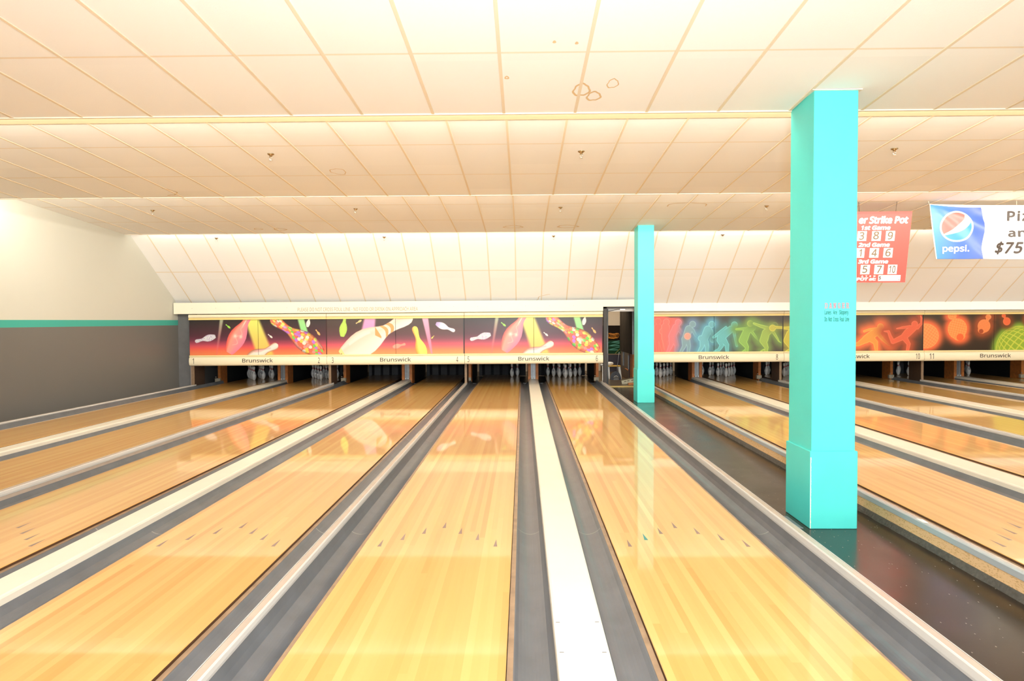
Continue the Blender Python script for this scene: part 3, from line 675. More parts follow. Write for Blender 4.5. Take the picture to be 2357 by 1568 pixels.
def mural_bowlers():
    img = ramp(DARK, GY / PH); E_ = (16.0, -9.0); Fx = (176.0, -7.8)
    e = lambda p: cv(p, E_[0], E_[1], S1); f = lambda p: cv(p, Fx[0], Fx[1], S1)
    xe = (GX - E_[0]) * S1; ye = (GY - E_[1]) * S1
    over(img, (252, 106, 90), .97 * sstep(1060, 700, xe + .35 * np.maximum(300 - ye, 0)) * sstep(110, 200, ye + .25 * np.maximum(600 - xe, 0)))
    figure(img, e([[(200, 280, 105)], [(200, 480, 130), (200, 800, 130)], [(160, 850, 70), (190, 1270, 50)], [(270, 850, 70), (350, 1270, 30)]]), (255, 116, 94), (255, 106, 88), 4, .5, .2, .02)
    figure(img, e([[(465, 300, 105)], [(440, 470, 140), (440, 820, 130)], [(330, 600, 95)], [(420, 900, 80), (480, 1270, 60)]]), (255, 126, 112), (255, 110, 92), 4, .5, .2, .02)
    figure(img, e([[(850, 325, 108)], [(780, 480, 120), (650, 760, 120)], [(880, 560, 60), (1000, 700, 50), (1130, 760, 50)], [(700, 820, 110), (800, 1060, 66), (790, 1270, 56)], [(640, 850, 100), (620, 1030, 70), (510, 1270, 45)]]), (255, 130, 134), (252, 112, 112), 4, .75, .75, .03)
    figure(img, e([[(1310, 380, 104)], [(1190, 540, 125), (1090, 800, 108)], [(1310, 560, 55), (1420, 760, 40), (1570, 850, 40)], [(1060, 860, 108), (1040, 1080, 62), (930, 1270, 45)], [(1150, 900, 80), (1190, 1080, 62), (1170, 1270, 48)]]), (144, 184, 188), (112, 140, 172), 10, .72, .95, .05)
    figure(img, e([[(1150, 762, 108)]]), (255, 166, 140), (255, 140, 120), 3, .9, .2, .02)
    figure(img, e([[(1925, 390, 104)], [(1800, 560, 130), (1690, 820, 118)], [(1900, 600, 60), (1960, 770, 50), (2100, 850, 40)], [(2165, 850, 96)], [(1950, 880, 92)], [(1570, 830, 90)], [(1640, 900, 105), (1610, 1100, 66), (1510, 1270, 45)], [(1740, 950, 80), (1770, 1100, 66), (1765, 1270, 50)]]), (124, 204, 212), (96, 168, 194), 11, .72, 1, .05)
    figure(img, f([[(430, 390, 104)], [(330, 520, 105), (120, 680, 125), (0, 790, 130)], [(160, 470, 40), (0, 600, 48), (-230, 780, 40)], [(410, 570, 48), (470, 900, 36), (510, 1060, 38)], [(60, 850, 110), (190, 1030, 70), (200, 1270, 45)], [(-60, 880, 80), (30, 1040, 66), (-60, 1180, 50), (-230, 1230, 14)]]), (112, 206, 208), (76, 140, 140), 9, .75, .85, .08)
    figure(img, f([[(1010, 480, 105), (830, 590, 120), (720, 860, 135)], [(760, 520, 45), (490, 530, 30)], [(990, 620, 45), (1110, 780, 36), (1200, 910, 10)], [(690, 890, 118), (830, 1100, 62), (820, 1270, 50)], [(780, 1190, 26), (680, 1245, 10)]]), (156, 206, 88), (116, 160, 70), 10, .75, .9, .08)
    figure(img, f([[(935, 350, 100)], [(960, 340, 60), (1090, 390, 40)]]), (186, 214, 84), (130, 170, 72), 7, .75, .7, .04)
    D = caps(f([[(1720, 415, 95)]])); over(img, (170, 190, 110), .8 * np.exp(-((D + .3) / .7) ** 2))
    figure(img, f([[(1600, 540, 110), (1440, 650, 125), (1380, 860, 130)], [(1480, 500, 60), (1250, 430, 46), (1050, 350, 30)], [(1680, 640, 45), (1800, 830, 30), (1850, 920, 20), (1915, 970, 8)], [(1350, 900, 115), (1460, 1120, 62), (1440, 1270, 50)], [(1370, 1190, 26), (1270, 1235, 10)]]), (176, 206, 86), (122, 158, 70), 10, .75, .9, .08)
    figure(img, f([[(1650, 500, 104)], [(1650, 480, 70), (1780, 480, 40), (1985, 490, 36)]]), (216, 206, 78), (150, 165, 70), 6, .8, .6, .04)
    over(img, (18, 10, 6), (np.abs(GX - 319.2) < 1.3) * 1.0)
    return img
def mural_delivery():
    img = ramp(DARK, GY / PH); fx = (-145.0, -7.0); gx = (165.5, -11.0)
    f = lambda p: cv(p, fx[0], fx[1], S1); g = lambda p: cv(p, gx[0], gx[1], S1)
    figure(img, f([[(2350, 540, 115), (2230, 680, 125), (2160, 860, 130)], [(2020, 490, 36), (2260, 500, 60)], [(2130, 890, 115), (2260, 1120, 62), (2240, 1270, 50)], [(2190, 1180, 24), (2080, 1235, 10)], [(2480, 420, 95)]]), (224, 212, 72), (172, 164, 60), 10, .78, .9, .09)
    figure(img, g([[(785, 525, 102)], [(720, 640, 108), (520, 780, 130), (330, 920, 125)], [(640, 590, 40), (440, 610, 36), (270, 668, 34)], [(700, 740, 62), (870, 940, 50), (1040, 1090, 34), (1085, 1135, 16)], [(480, 900, 110), (630, 1020, 76), (660, 1290, 46)], [(300, 940, 110), (90, 1075, 66), (-60, 1090, 50)]]), (255, 176, 78), (254, 126, 72), 13, .85, 1, .05)
    figure(img, g([[(1865, 450, 102)], [(1840, 560, 105), (1650, 720, 125), (1520, 860, 105)], [(1720, 530, 46), (1480, 560, 40), (1300, 590, 18)], [(1950, 560, 60), (2080, 430, 38), (2085, 280, 34), (2050, 190, 12)], [(1480, 870, 88), (1180, 1010, 68), (1090, 820, 50), (1040, 680, 42), (900, 670, 12)], [(1560, 900, 90), (1680, 1080, 60), (1645, 1290, 48)]]), (254, 114, 78), (196, 88, 52), 12, .85, .95, .05)
    over(img, (14, 8, 6), (np.abs(GX - 319.2) < 1.3) * 1.0)
    return img
def mural_wire():
    img = ramp([(0, (66, 52, 32)), (1, (60, 44, 30))], GY / PH); s = 9.945; ox, oy = -8.0, -9.5
    X = (GX - ox) * s; Y = (GY - oy) * s
    def blob(cs, col, glow, gw, mesh=None):
        D = np.full(GX.shape, 1e4)
        for (cx, cy, rx, ry) in cs: D = np.minimum(D, (np.hypot((X - cx) / rx, (Y - cy) / ry) - 1) * min(rx, ry))
        over(img, glow, np.exp(-(np.maximum(D, 0) / gw) ** 2.2) * .97)
        over(img, col, .95 * sstep(6, -6, D)); over(img, np.clip(np.asarray(col) * 1.1 + 10, 0, 255), .7 * np.exp(-((D + 6) / 7) ** 2))
        if mesh:
            cx, cy, r, k, ang = mesh; u = np.clip((X - cx) / r, -1, 1); v = np.clip((Y - cy) / r, -1, 1); a = u * math.cos(ang) + v * math.sin(ang); b = -u * math.sin(ang) + v * math.cos(ang)
            for w in (np.arcsin(np.clip(a, -1, 1)), np.arcsin(np.clip(b, -1, 1))):
                over(img, (255, 196, 120), .42 * (D < -4) * sstep(.2, .06, np.abs(((w * k) % 1) - .5)))
    blob([(2250, 905, 545, 545)], (160, 190, 62), (140, 178, 60), 95)
    D = np.hypot(X - 2255, Y - 905) - 540; u = (X - 2255) / 560; v = (Y - 905) / 560; rr = np.clip(1 - u * u - v * v, 0, 1) ** .5
    a = .64; px_ = u * math.cos(a) + v * math.sin(a); py_ = -u * math.sin(a) + v * math.cos(a)
    for w in (np.arctan2(px_, rr + .15), np.arctan2(py_, rr + .15)): over(img, (222, 226, 84), .9 * (D < 0) * sstep(.16, .05, np.abs(((w * 4.6) % 1) - .5)))
    over(img, (205, 215, 80), .8 * np.exp(-(D / 8) ** 2)); over(img, (205, 215, 80), .5 * np.exp(-((D + 28) / 6) ** 2))
    blob([(130, 580, 300, 285)], (255, 152, 86), (255, 120, 70), 110, (130, 560, 320, 5, .6))
    blob([(845, 420, 215, 235), (885, 580, 140, 110), (725, 120, 98, 92), (770, 190, 50, 40)], (255, 154, 80), (254, 116, 66), 105, (860, 360, 330, 6, .25))
    over(img, (255, 112, 58), sstep(84, 76, np.hypot(X - 908, Y - 612)))
    blob([(1445, 360, 142, 150), (1400, 450, 92, 85), (1540, 155, 64, 60), (1525, 210, 36, 40)], (255, 134, 74), (170, 82, 42), 120, (1445, 330, 210, 6, .3))
    over(img, (178, 80, 42), sstep(54, 46, np.hypot(X - 1382, Y - 480)))
    blob([(1955, 258, 84, 90), (1885, 130, 46, 44), (1915, 180, 28, 28)], (255, 116, 66), (130, 70, 36), 90)
    blob([(2420, 215, 70, 90)], (255, 124, 70), (150, 80, 40), 60)
    return img

# ------------------------------------------------------------------ masking units over the pins
def rail_prof(yf, z0, z1, bulge, dep):
    n = 9; pr = []
    for i in range(n + 1):
        u = i / n; pr.append((yf - bulge * math.sin(PI * u) ** .45 if 0 < u < 1 else yf, z0 + (z1 - z0) * u))
    return pr + [(yf + dep, z1), (yf + dep, z0)]
def unit(x0, x1, Y, slope, zz, paint, nums, label, mural_label, split=True, word_dx=0.0):
    rb, pb, pt, rt = zz; g = 0.004
    t = thing('masking_unit', (0, Y, 0), label, 'masking unit', 'masking units above the pins', rot=(0, -math.atan(slope), 0))
    L = (0, Y, 0); w = x1 - x0
    q = MB(); n = 11
    bb = rail_prof(Y + 0.012, rb, pb - 0.036, 0.045, 0.12)
    q.prism_x(bb, x0 + g, x1 - g, 0, smooth=False)
    q.prism_x([(Y + 0.004, pb - 0.036), (Y - 0.012, pb - 0.03), (Y - 0.012, pb), (Y + 0.08, pb + 0.0), (Y + 0.08, pb - 0.036)], x0 + g, x1 - g, 1)
    lo = q.build('lower_rail', [CREAM, mat('rail_edge_pale', (0.86, 0.72, 0.38), rough=0.4)], t, loc=L)
    q = MB()
    q.prism_x(rail_prof(Y + 0.012, pt + 0.045, rt, 0.035, 0.12), x0 + g, x1 - g, 0)
    q.prism_x([(Y - 0.014, pt), (Y + 0.08, pt), (Y + 0.08, pt + 0.045), (Y - 0.004, pt + 0.045), (Y - 0.014, pt + 0.036)], x0 + g, x1 - g, 1)
    q.build('upper_rail', [CREAM, CREAMY], t, loc=L)
    q = MB(); q.box(x0 + g, x1 - g, Y + 0.06, Y + 0.10, rb + 0.02, rt - 0.01, 0); q.build('backing', BLACK, t, loc=L)
    img = lin(np.clip(paint(), 0, 255)) * 0.80
    H, Wd = GX.shape; mid = (Wd - 1) // 2
    for (c0, c1) in ((0, mid), (mid, Wd - 1)) if split else ((0, Wd - 1),):
        gx = x0 + (GX[:, c0:c1 + 1] / PW) * w; gz = pt - GY[:, c0:c1 + 1] / PH * (pt - pb)
        if split: gx = np.where(gx == gx.max(), gx - 0.004, gx) if c0 == 0 else np.where(gx == gx.min(), gx + 0.004, gx)
        hh, ww = gx.shape
        vs = np.stack([gx, np.full_like(gx, 0.0 + 0.03), gz], -1).reshape(-1, 3)
        ii = np.arange(hh * ww).reshape(hh, ww)
        fs = np.stack([ii[:-1, :-1], ii[1:, :-1], ii[1:, 1:], ii[:-1, 1:]], -1).reshape(-1, 4)
        me = bpy.data.meshes.new('mural_panel'); me.vertices.add(len(vs)); me.vertices.foreach_set('co', vs.ravel())
        me.loops.add(fs.size); me.loops.foreach_set('vertex_index', fs.ravel().astype(np.int32)); me.polygons.add(len(fs)); me.polygons.foreach_set('loop_start', np.arange(0, fs.size, 4, dtype=np.int32))
        try: me.polygons.foreach_set('loop_total', np.full(len(fs), 4, dtype=np.int32))
        except Exception: pass
        me.update(calc_edges=True)
        at_ = me.color_attributes.new('ink', 'FLOAT_COLOR', 'POINT')
        at_.data.foreach_set('color', np.concatenate([img[:, c0:c1 + 1].reshape(-1, 3), np.ones((hh * ww, 1))], 1).ravel())
        me.materials.append(MURAL)
        o = bpy.data.objects.new('mural_panel', me); COL.objects.link(o); o.parent = t; o['label'] = mural_label
        sld = o.modifiers.new('thickness', 'SOLIDIFY'); sld.thickness = 0.004; sld.offset = -1
    yl = Y - 0.0352; zc = rb + (pb - 0.036 - rb) * 0.56; hh = 0.093
    cx = x0 + w * 0.5 + word_dx
    text_mesh('rail_lettering', 'Brunswick', cx - 0.372, cx + 0.372, zc - hh / 2, zc + hh * .55, yl, INK, lo, L, bold=0.006)
    for s, (txt, fx) in nums.items():
        nx = x0 + fx * w; wd = 0.045 if len(txt) == 1 else 0.10
        if txt in '1': wd = 0.03
        text_mesh('lane_number', txt, nx - wd / 2, nx + wd / 2, zc - 0.072, zc + 0.062, yl, INK, lo, L, bold=0.004)
    for o in lo.children: o.location = (0, 0, 0)
    return t
ZL = (0.551, 0.803, 1.660, 1.792); ZR = (0.535, 0.790, 1.666, 1.800)
unit(-8.075, -4.725, 16.40, 0.0030, ZL, mural_sunset, {0: ('1', .033), 1: ('2', .944)}, 'masking unit numbered one and two, closest to the grey wall, with candy pin mural', 'dusk mural with rose and candy coloured pins')
unit(-4.725, -1.395, 16.40, 0.0030, ZL, mural_pins, {0: ('3', .044), 1: ('4', .947)}, 'masking unit numbered three and four, with huge white pin mural', 'dusk mural with a huge white pin')
unit(-1.395, 1.935, 16.40, 0.0030, ZL, mural_sunset, {0: ('5', .028), 1: ('6', .953)}, 'masking unit numbered five and six, with candy pin mural beside the doorway', 'dusk mural with rose and candy coloured pins')
unit(3.02, 6.415, 16.85, 0.0020, ZR, mural_bowlers, {1: ('8', .948)}, 'masking unit numbered eight, with red, blue and green bowler mural', 'dark mural of glowing wireframe bowlers', word_dx=-0.02)
unit(6.415, 9.825, 16.85, 0.0020, ZR, mural_delivery, {0: ('9', .047), 1: ('10', .952)}, 'masking unit numbered nine and ten, with orange throwing bowler mural', 'dark mural of glowing orange bowlers')
unit(9.825, 13.25, 16.85, 0.0020, ZR, mural_wire, {0: ('11', .05)}, 'masking unit numbered eleven, with orange wire pins and green ball mural', 'dark mural of glowing pins and a green ball')

# long white header boards above the units
def header(runs, Y, z1, slope, label):
    L = (0, Y, 0)
    t = thing('header_board', L, label, 'header board', rot=(0, -math.atan(slope), 0))
    q = MB()
    for x0, x1, z0 in runs: q.prism_x([(Y, z0 + 0.004), (Y + 0.004, z0), (Y + 0.06, z0), (Y + 0.06, z1), (Y + 0.004, z1), (Y, z1 - 0.004)], x0, x1, 0)
    q.build('board', FASCIA, t, loc=L)
    for x0, x1, z0 in runs[:1]:
        x = x0 + 0.45
        while x < x1 - 0.2:
            q = MB(); q.face([(x + 0.006 * math.cos(a), Y - 0.0015, z0 + 0.135 + 0.006 * math.sin(a)) for a in [k * PI / 4 for k in range(8)]], 0)
            q.build('screw', SCREW, t, loc=L); x += 0.575
    return t
SCREW = mat('screw_head', (0.42, 0.32, 0.2), rough=0.5)
hl = header([(-8.42, 1.935, 1.802), (1.935, 3.0, 1.905)], 16.37, 2.073, 0.0024, 'long white header board carrying the foul line notice')
text_mesh('notice_lettering', 'PLEASE DO NOT CROSS FOUL LINE - NO FOOD OR DRINK ON APPROACH AREA', at(685.5, 710, 16.368).x, at(962, 710, 16.368).x, 1.846, 1.934, 16.3682, INKB, hl, (0, 16.37, 0), bold=-0.004)
header([(3.0, 15.9, 1.820)], 16.82, 2.094, 0.0020, 'long white header board beyond the doorway, above the bowler murals')

# ------------------------------------------------------------------ posts, kickbacks, machines
def post(cx, Y, label, h=0.63, w=0.025, dep=0.55):
    t = thing('division_post', (cx, Y, 0.06), label, 'post', 'brown posts on the divider rails')
    q = MB(); q.box(cx - w, cx + w, Y + 0.02, Y + dep, 0.03, h, 0); q.build('plate', POSTW, t, loc=(cx, Y, 0.06))
    q = MB(); q.box(cx - w - .003, cx + w + .003, Y, Y + 0.02, 0.03, h, 0); q.build('edge_strip', POSTE, t, loc=(cx, Y, 0.06))
post(-8.03, 16.46, 'dark brown division post beside the grey wall, under the first masking unit', w=0.035)
post((LN[2][1] + LN[3][0]) / 2, 16.52, 'brown division post between lanes two and three')
post((LN[4][1] + LN[5][0]) / 2, 16.66, 'brown division post between lanes four and five')
post((LN[8][1] + LN[9][0]) / 2, 17.03, 'dark division post between lanes eight and nine')
post((LN[10][1] + LN[11][0]) / 2, 17.05, 'dark division post between lanes ten and eleven')

def kick(cx, Y, label, facing, w=0.036, bracket=False, zb=-0.06):
    t = thing('kickback_panel', (cx, Y, zb), label, 'kickback panel', 'wooden kickback panels beside the pin decks')
    q = MB(); q.box(cx - w, cx + w, Y, Y + 0.42, zb, 0.78, 0, b=0.003); q.build('wood_front', KICK, t, loc=(cx, Y, zb))
    q = MB(); q.box(cx - w + .004, cx + w - .004, Y + 0.42, 20.45, zb, 0.9, 0); q.build('black_plate', BLACK, t, loc=(cx, Y + .42, zb))
    if bracket:
        q = MB(); q.box(cx - w - 0.055, cx + w + 0.004, Y - 0.06, Y + 0.02, 0.0, 0.10, 0, b=0.006); q.build('bracket', BEIGE, t, loc=(cx, Y, 0.05))
        q = MB(); q.lathe([(0.004, -0.018), (0.018, -0.008), (0.02, 0), (0.018, 0.008), (0.004, 0.018)], 10, 0, (cx - w - 0.03, Y - 0.05, 0.135)); q.build('bolt', CHROME, t, loc=(cx, Y, 0.1))
for (l, r, Y) in ((1, 2, 17.9), (3, 4, 17.9), (5, 6, 17.9), (7, 8, 18.35), (9, 10, 18.35), (11, 12, 18.35)):
    c = (LN[l][1] + LN[r][0]) / 2
    kick(c - 0.100, Y, f'orange wooden kickback beside lane {WORD[l]}, at the capping end', 1)
    kick(c + 0.100, Y, f'orange wooden kickback beside lane {WORD[r]}, at the capping end', -1)
    t = thing('ball_return_plate', (c, Y, 0.05), f'grey metal plate between the kickbacks of lanes {WORD[l]} and {WORD[r]}', 'metal plate', 'grey metal plates at the capping ends')
    q = MB(); q.box(c - 0.064, c + 0.064, Y + 0.035, Y + 0.10, 0.03, 0.78, 0); q.box(c + 0.02, c + 0.028, Y + 0.026, Y + 0.035, 0.08, 0.78, 1); q.build('plate', [GREYM, STEEL], t, loc=(c, Y, 0.05))
    for s in (-1, 1):
        q = MB(); q.box(c + s * 0.032 - 0.022, c + s * 0.032 + 0.022, Y - 0.012, Y + 0.035, 0.055, 0.09, 0, b=0.004); q.build('clamp', STEEL, t, loc=(c + s * .032, Y, 0.06))
for (c, Y, lb, br) in ((-8.03, 17.9, 'orange wooden kickback at the grey liner beside lane one', True), ((LN[2][1] + LN[3][0]) / 2, 17.9, 'orange wooden kickback behind the post of lanes two and three', True), ((LN[4][1] + LN[5][0]) / 2, 17.9, 'orange wooden kickback behind the post of lanes four and five', True),
                   (1.953, 17.9, 'orange wooden kickback of lane six next to the doorway', True), (2.985, 18.35, 'orange wooden kickback of lane seven inside the doorway', False), ((LN[8][1] + LN[9][0]) / 2 - 0.06, 18.35, 'orange wooden kickback behind the post of lanes eight and nine', True), ((LN[10][1] + LN[11][0]) / 2 - 0.06, 18.35, 'orange wooden kickback behind the post of lanes ten and eleven', True), (13.31, 18.35, 'orange wooden kickback at the far side of lane twelve', True)):
    kick(c, Y, lb, -1, bracket=br)

for n, (a, b) in LN.items():
    Yk = 17.0 if n < 7 else 17.45
    lo, hi = a - 0.19, b + 0.19
    if n == 7: lo = a - 0.16
    t = thing('pinsetter', ((a + b) / 2, Yk, 0.56), f'black pinsetter machine over the pin deck of lane {WORD[n]}', 'pinsetter', 'black pinsetter machines')
    q = MB(); q.box(lo, hi, Yk, 20.4, 0.60, 1.5, 0); q.box(a + 0.1, b - 0.1, Yk + 1.0, Yk + 1.06, 0.50, 0.60, 0); q.build('housing', BLACK, t, loc=((a + b) / 2, Yk, .6))
    q = MB()
    pr = [(lo + 0.02 + (hi - lo - 0.04) * i / 16, 20.36 + 0.03 * math.sin(i * 2.1)) for i in range(17)]
    for (p, r) in zip(pr, pr[1:]): q.face([(p[0], p[1], -0.06), (r[0], r[1], -0.06), (r[0], r[1] + .05, 0.62), (p[0], p[1] + .05, 0.62)], 0)
    q.build('pit_curtain', mat('pit_curtain', (0.02, 0.021, 0.023), rough=0.55), t, loc=((a + b) / 2, 20.36, -.06))

# ------------------------------------------------------------------ pins
IN = 0.0254
PROF = [(0.0, 0), (1.0, 0), (1.06, .12), (1.414, .75), (1.95, 2.25), (2.25, 3.375), (2.383, 4.5), (2.28, 5.875), (1.85, 7.25), (1.236, 8.625), (.982, 9.375), (.9, 10.0), (.935, 10.875), (1.045, 11.75), (1.203, 12.625), (1.273, 13.5), (1.19, 14.1), (.95, 14.6), (.55, 14.9), (0.05, 15.0)]
def pin_mesh():
    q = MB(); q.lathe([(r * IN, z * IN) for r, z in PROF], 24, 0)
    zs = np.array([z for r, z in PROF]) * IN; rs = np.array([r for r, z in PROF]) * IN
    def patch(th0, th1, z0, z1, n=4):
        for i in range(n):
            a0, a1 = th0 + (th1 - th0) * i / n, th0 + (th1 - th0) * (i + 1) / n
            P = []
            for a, z in ((a0, z0), (a1, z0), (a1, z1), (a0, z1)):
                r = np.interp(z, zs, rs) + 0.0012; P.append((r * math.cos(a), r * math.sin(a), z))
            q.face(P, 1)
    # crown-like emblem: an open ring with a bar
    for i in range(20):
        a0, a1 = 0.5 + 5.2 * i / 20, 0.5 + 5.2 * (i + 1) / 20
        P = []
        for a, k in ((a0, .62), (a0, 1.0), (a1, 1.0), (a1, .62)):
            th = 0.42 * k * math.cos(a); z = 0.176 + 0.024 * k * math.sin(a); r = np.interp(z, zs, rs) + 0.0012; P.append((r * math.cos(th), r * math.sin(th), z))
        q.face(P, 1)
    patch(-0.02, 0.36, 0.170, 0.177)
    o = q.build('bowling_pin', [PIN, PINBLUE], local=True)
    return o
proto = pin_mesh(); first = True
OFF = [(0, 0), (-1, 1), (1, 1), (-2, 2), (0, 2), (2, 2), (-3, 3), (-1, 3), (1, 3), (3, 3)]
SIDE = {**{n: 'the grey wall side' for n in (1, 2, 3, 4, 5, 6)}, **{n: 'the doorway side' for n in (7, 8, 9, 10, 11, 12)}}
ORD = ['first', 'second', 'third', 'fourth']
for n, which in ((1, range(10)), (2, range(10)), (5, (5, 9)), (6, range(10)), (7, range(10)), (8, range(10)), (9, range(10)), (11, range(10)), (12, range(10))):
    cx = (LN[n][0] + LN[n][1]) / 2 + {1: -.10, 2: -.04, 6: .02, 7: .05, 8: .07, 9: .05, 11: .08}.get(n, 0); yh = 18.76 + 0.046 * cx
    for i in which:
        dx, row = OFF[i]
        o = proto if first else proto.copy()
        if not first: COL.objects.link(o)
        first = False
        o.location = (cx + dx * 0.1524, yh + row * 0.264, 0.0)
        o.rotation_euler = (0, 0, -PI / 2 + random.uniform(-1.5, 1.5))
        rowpos = [k for k in range(10) if OFF[k][1] == row].index(i)
        if n == 5: lb = 'white pin left standing in lane five, ' + ('third row, the nearer of the two' if i == 5 else 'back row, beside the kickback')
        elif row == 0: lb = f'white headpin at the front of the full rack on lane {WORD[n]}'
        else: lb = f'white pin in lane {WORD[n]}, {ORD[row]} row, {ORD[rowpos]} from {SIDE[n]}'
        tag(o, lb, 'bowling pin', f'rack of pins on lane {WORD[n]}')

# ------------------------------------------------------------------ sprinkler heads
def sprinkler_proto():
    t = bpy.data.objects.new('sprinkler', None); COL.objects.link(t)
    q = MB(); q.lathe([(0.040, 0.004), (0.040, -0.002), (0.026, -0.012), (0.016, -0.016), (0.012, -0.03), (0.0, -0.03)][:5], 18, 0); q.build('escutcheon', BRASS, t, local=True)
    q = MB()
    for s in (-1, 1): q.tube([(s * 0.011, 0, -0.028), (s * 0.016, 0, -0.045), (s * 0.010, 0, -0.062), (0.0, 0, -0.070)], 0.0035, 6)
    q.build('frame', CHROME, t, local=True)
    q = MB(); q.lathe([(0.003, -0.066), (0.004, -0.072), (0.019, -0.074), (0.019, -0.077), (0.003, -0.078)], 14, 0); q.build('deflector', CHROME, t, local=True)
    return t
sp0 = sprinkler_proto(); used = False
ROWS = [('over the first ceiling step', 8.02, P2, [-2.944, 0.692, 4.308]), ('over the second ceiling step', 12.19, P3, [-6.617, -2.967, 0.683, 4.321]), ('on the steep far panel', 14.735, P4, [-6.62, -2.975, 0.674, 4.292])]
for wh, y, pf, xs in ROWS:
    for k, x in enumerate(xs):
        if not used: o = sp0
        else:
            o = sp0.copy(); COL.objects.link(o)
            for c in list(sp0.children):
                d = c.copy(); COL.objects.link(d); d.parent = o
        used = True
        o.location = (x, y, pf(y))
        tag(o, f'small chrome sprinkler {wh}, {ORD[k]} from the grey wall side', 'sprinkler', 'ceiling sprinklers')

# ------------------------------------------------------------------ hanging red pot board
TIL = math.atan2(0.2, 1.213); SH = 1.2294
def sgn(px, py):
    v = (py - 487.0) / 163.0; P = at(px, py, 11.95 + 0.2 * v); return P.x - 6.2, -v * SH
def sg(cx, cy): return sgn(1960 + cx / 8.25, 470 + cy / 8.25)
sign = thing('hanging_sign', (6.2, 11.95, 3.443), 'red strike pot board hanging half behind the big pillar', 'sign', rot=(TIL, 0, 0))
xl = sgn(1930, 487)[0]; xr = sgn(2100, 487)[0]
q = MB(); q.box(xl, xr, 0.0, 0.006, -SH, 0.0, 0); q.build('board', RED, sign, local=True)
ZP = (0, 0, 0)
def s_text(body, x0, x1, y0, y1, m, bold=0.02, shear=0.0, nm='sign_lettering'):
    a, b = sg(x0, y1), sg(x1, y0); a2 = sg(x0, y0)
    return text_mesh(nm, body, (a[0] + a2[0]) / 2, b[0], a[1], b[1], -0.0042, m, sign, ZP, bold=bold, shear=shear)
def s_tile(x0, x1, y0, y1, nm='number_card'):
    a, b = sg(x0, y1), sg(x1, y0); q = MB(); q.box(a[0], b[0], -0.003, 0.0005, a[1], b[1], 0); q.build(nm, WHITE, sign, local=True)
s_text('er Strike Pot', 138, 1087, 222, 368, WHITE, .05, .1)
s_text('1st Game', 182, 745, 400, 485, WHITE, .05, .12); s_text('2nd Game', 128, 730, 720, 805, WHITE, .05, .12); s_text('3rd Game', 122, 700, 1040, 1122, WHITE, .05, .12)
for y0, y1, tl in ((505, 690, (102, 377, 640)), (826, 1008, (62, 333, 597)), (1146, 1325, (162, 424, 680))):
    for x in tl: s_tile(x, x + 190, y0, y1)
for body, x0, x1, y0, y1 in (('3', 143, 245, 520, 668), ('8', 410, 527, 513, 662), ('9', 685, 793, 518, 666), ('1', 142, 200, 845, 985), ('4', 378, 488, 842, 985), ('6', 640, 750, 840, 987), ('5', 203, 305, 1158, 1302), ('7', 478, 578, 1160, 1303), ('10', 710, 838, 1160, 1305)):
    s_text(body, x0, x1, y0, y1, BROWNN, .018, .05, 'card_numeral')
s_text('A   T   E   D', 180, 455, 1348, 1376, WHITE, .05); s_text('POT at:', 92, 465, 1386, 1450, WHITE, .06, .1)
s_tile(500, 932, 1345, 1458, 'amount_strip'); s_text('$', 516, 562, 1360, 1434, INK, .02); s_text('1523', 612, 800, 1362, 1414, FAINT, -.012); s_text('.', 888, 906, 1425, 1441, INK, .02)
q = MB()
for xa, xb in ((sgn(1978.5, 487)[0], sgn(1977, 470)[0] - 0.0), (sgn(2062, 487)[0], sgn(2065.5, 470)[0])):
    q.tube([(xa, 0.002, -0.03), (xb, 0.018, 0.165)], 0.0035, 6)
q.build('hanging_wire', WIRE, sign, local=True)

# ------------------------------------------------------------------ vinyl banner
def bn(cx, cy): return 2120 + cx / 9.8, 450 + cy / 9.8
ban = thing('banner', tuple(at(2138, 470, 11.95)), 'blue and white vinyl banner with a round red and blue logo', 'banner')
BL = Vector(ban.location)
nu, nv = 420, 150
U, V = np.meshgrid(np.linspace(0, 1, nu), np.linspace(0, 1, nv))
lx = 190 + 110 * V + 40 * V * V; rx = np.full_like(V, 3400.0)
CX = lx + (rx - lx) * U; CY = (195 + 25 * np.sin(np.clip((CX - 190) / 1600, 0, 1) * PI * .5)) * (1 - V) + (1432 + 0.003 * CX) * V
def fold(cx, cy):
    d1 = (cy - 215) - (cx - 215) * 1.05; d2 = (cy - 215) - (cx - 215) * 0.42
    r = np.clip(np.hypot(cx - 215, cy - 215) / 900, 0, 1.3)
    w = 0.020 * np.exp(-(d1 / (60 + 150 * r)) ** 2) * r + 0.012 * np.exp(-(d2 / (40 + 90 * r)) ** 2) * r
    w = w + 0.010 * np.sin(cx * 0.0065 + cy * 0.004) * np.clip((cx - 900) / 400, 0, 1) + 0.012 * np.sin(cy * .008 - cx * .0035) * np.exp(-((cx - 1350) / 350) ** 2)
    return -w
vs = []
FO = fold(CX, CY)
for cx, cy, fo in zip(CX.ravel(), CY.ravel(), FO.ravel()):
    px, py = bn(cx, cy); P = at(px, py, 11.95); vs.append((P.x - BL.x, fo, P.z - BL.z))
ii = np.arange(nu * nv).reshape(nv, nu)
fs = np.stack([ii[:-1, :-1], ii[1:, :-1], ii[1:, 1:], ii[:-1, 1:]], -1).reshape(-1, 4)
me = bpy.data.meshes.new('vinyl_sheet'); me.from_pydata(vs, [], fs.tolist()); me.update()
me.polygons.foreach_set('use_smooth', [True] * len(me.polygons))
img = np.ones(CX.shape + (3,)) * np.array((250, 248, 238.))
bx = np.interp(CY, [270, 420, 520, 620, 830, 1220, 1432], [1365, 1405, 1412, 1432, 1415, 1355, 1368])
ty = np.interp(CX, [200, 600, 900, 1365], [207, 246, 266, 268]); lh = 195 + (CY - 205) * 0.127
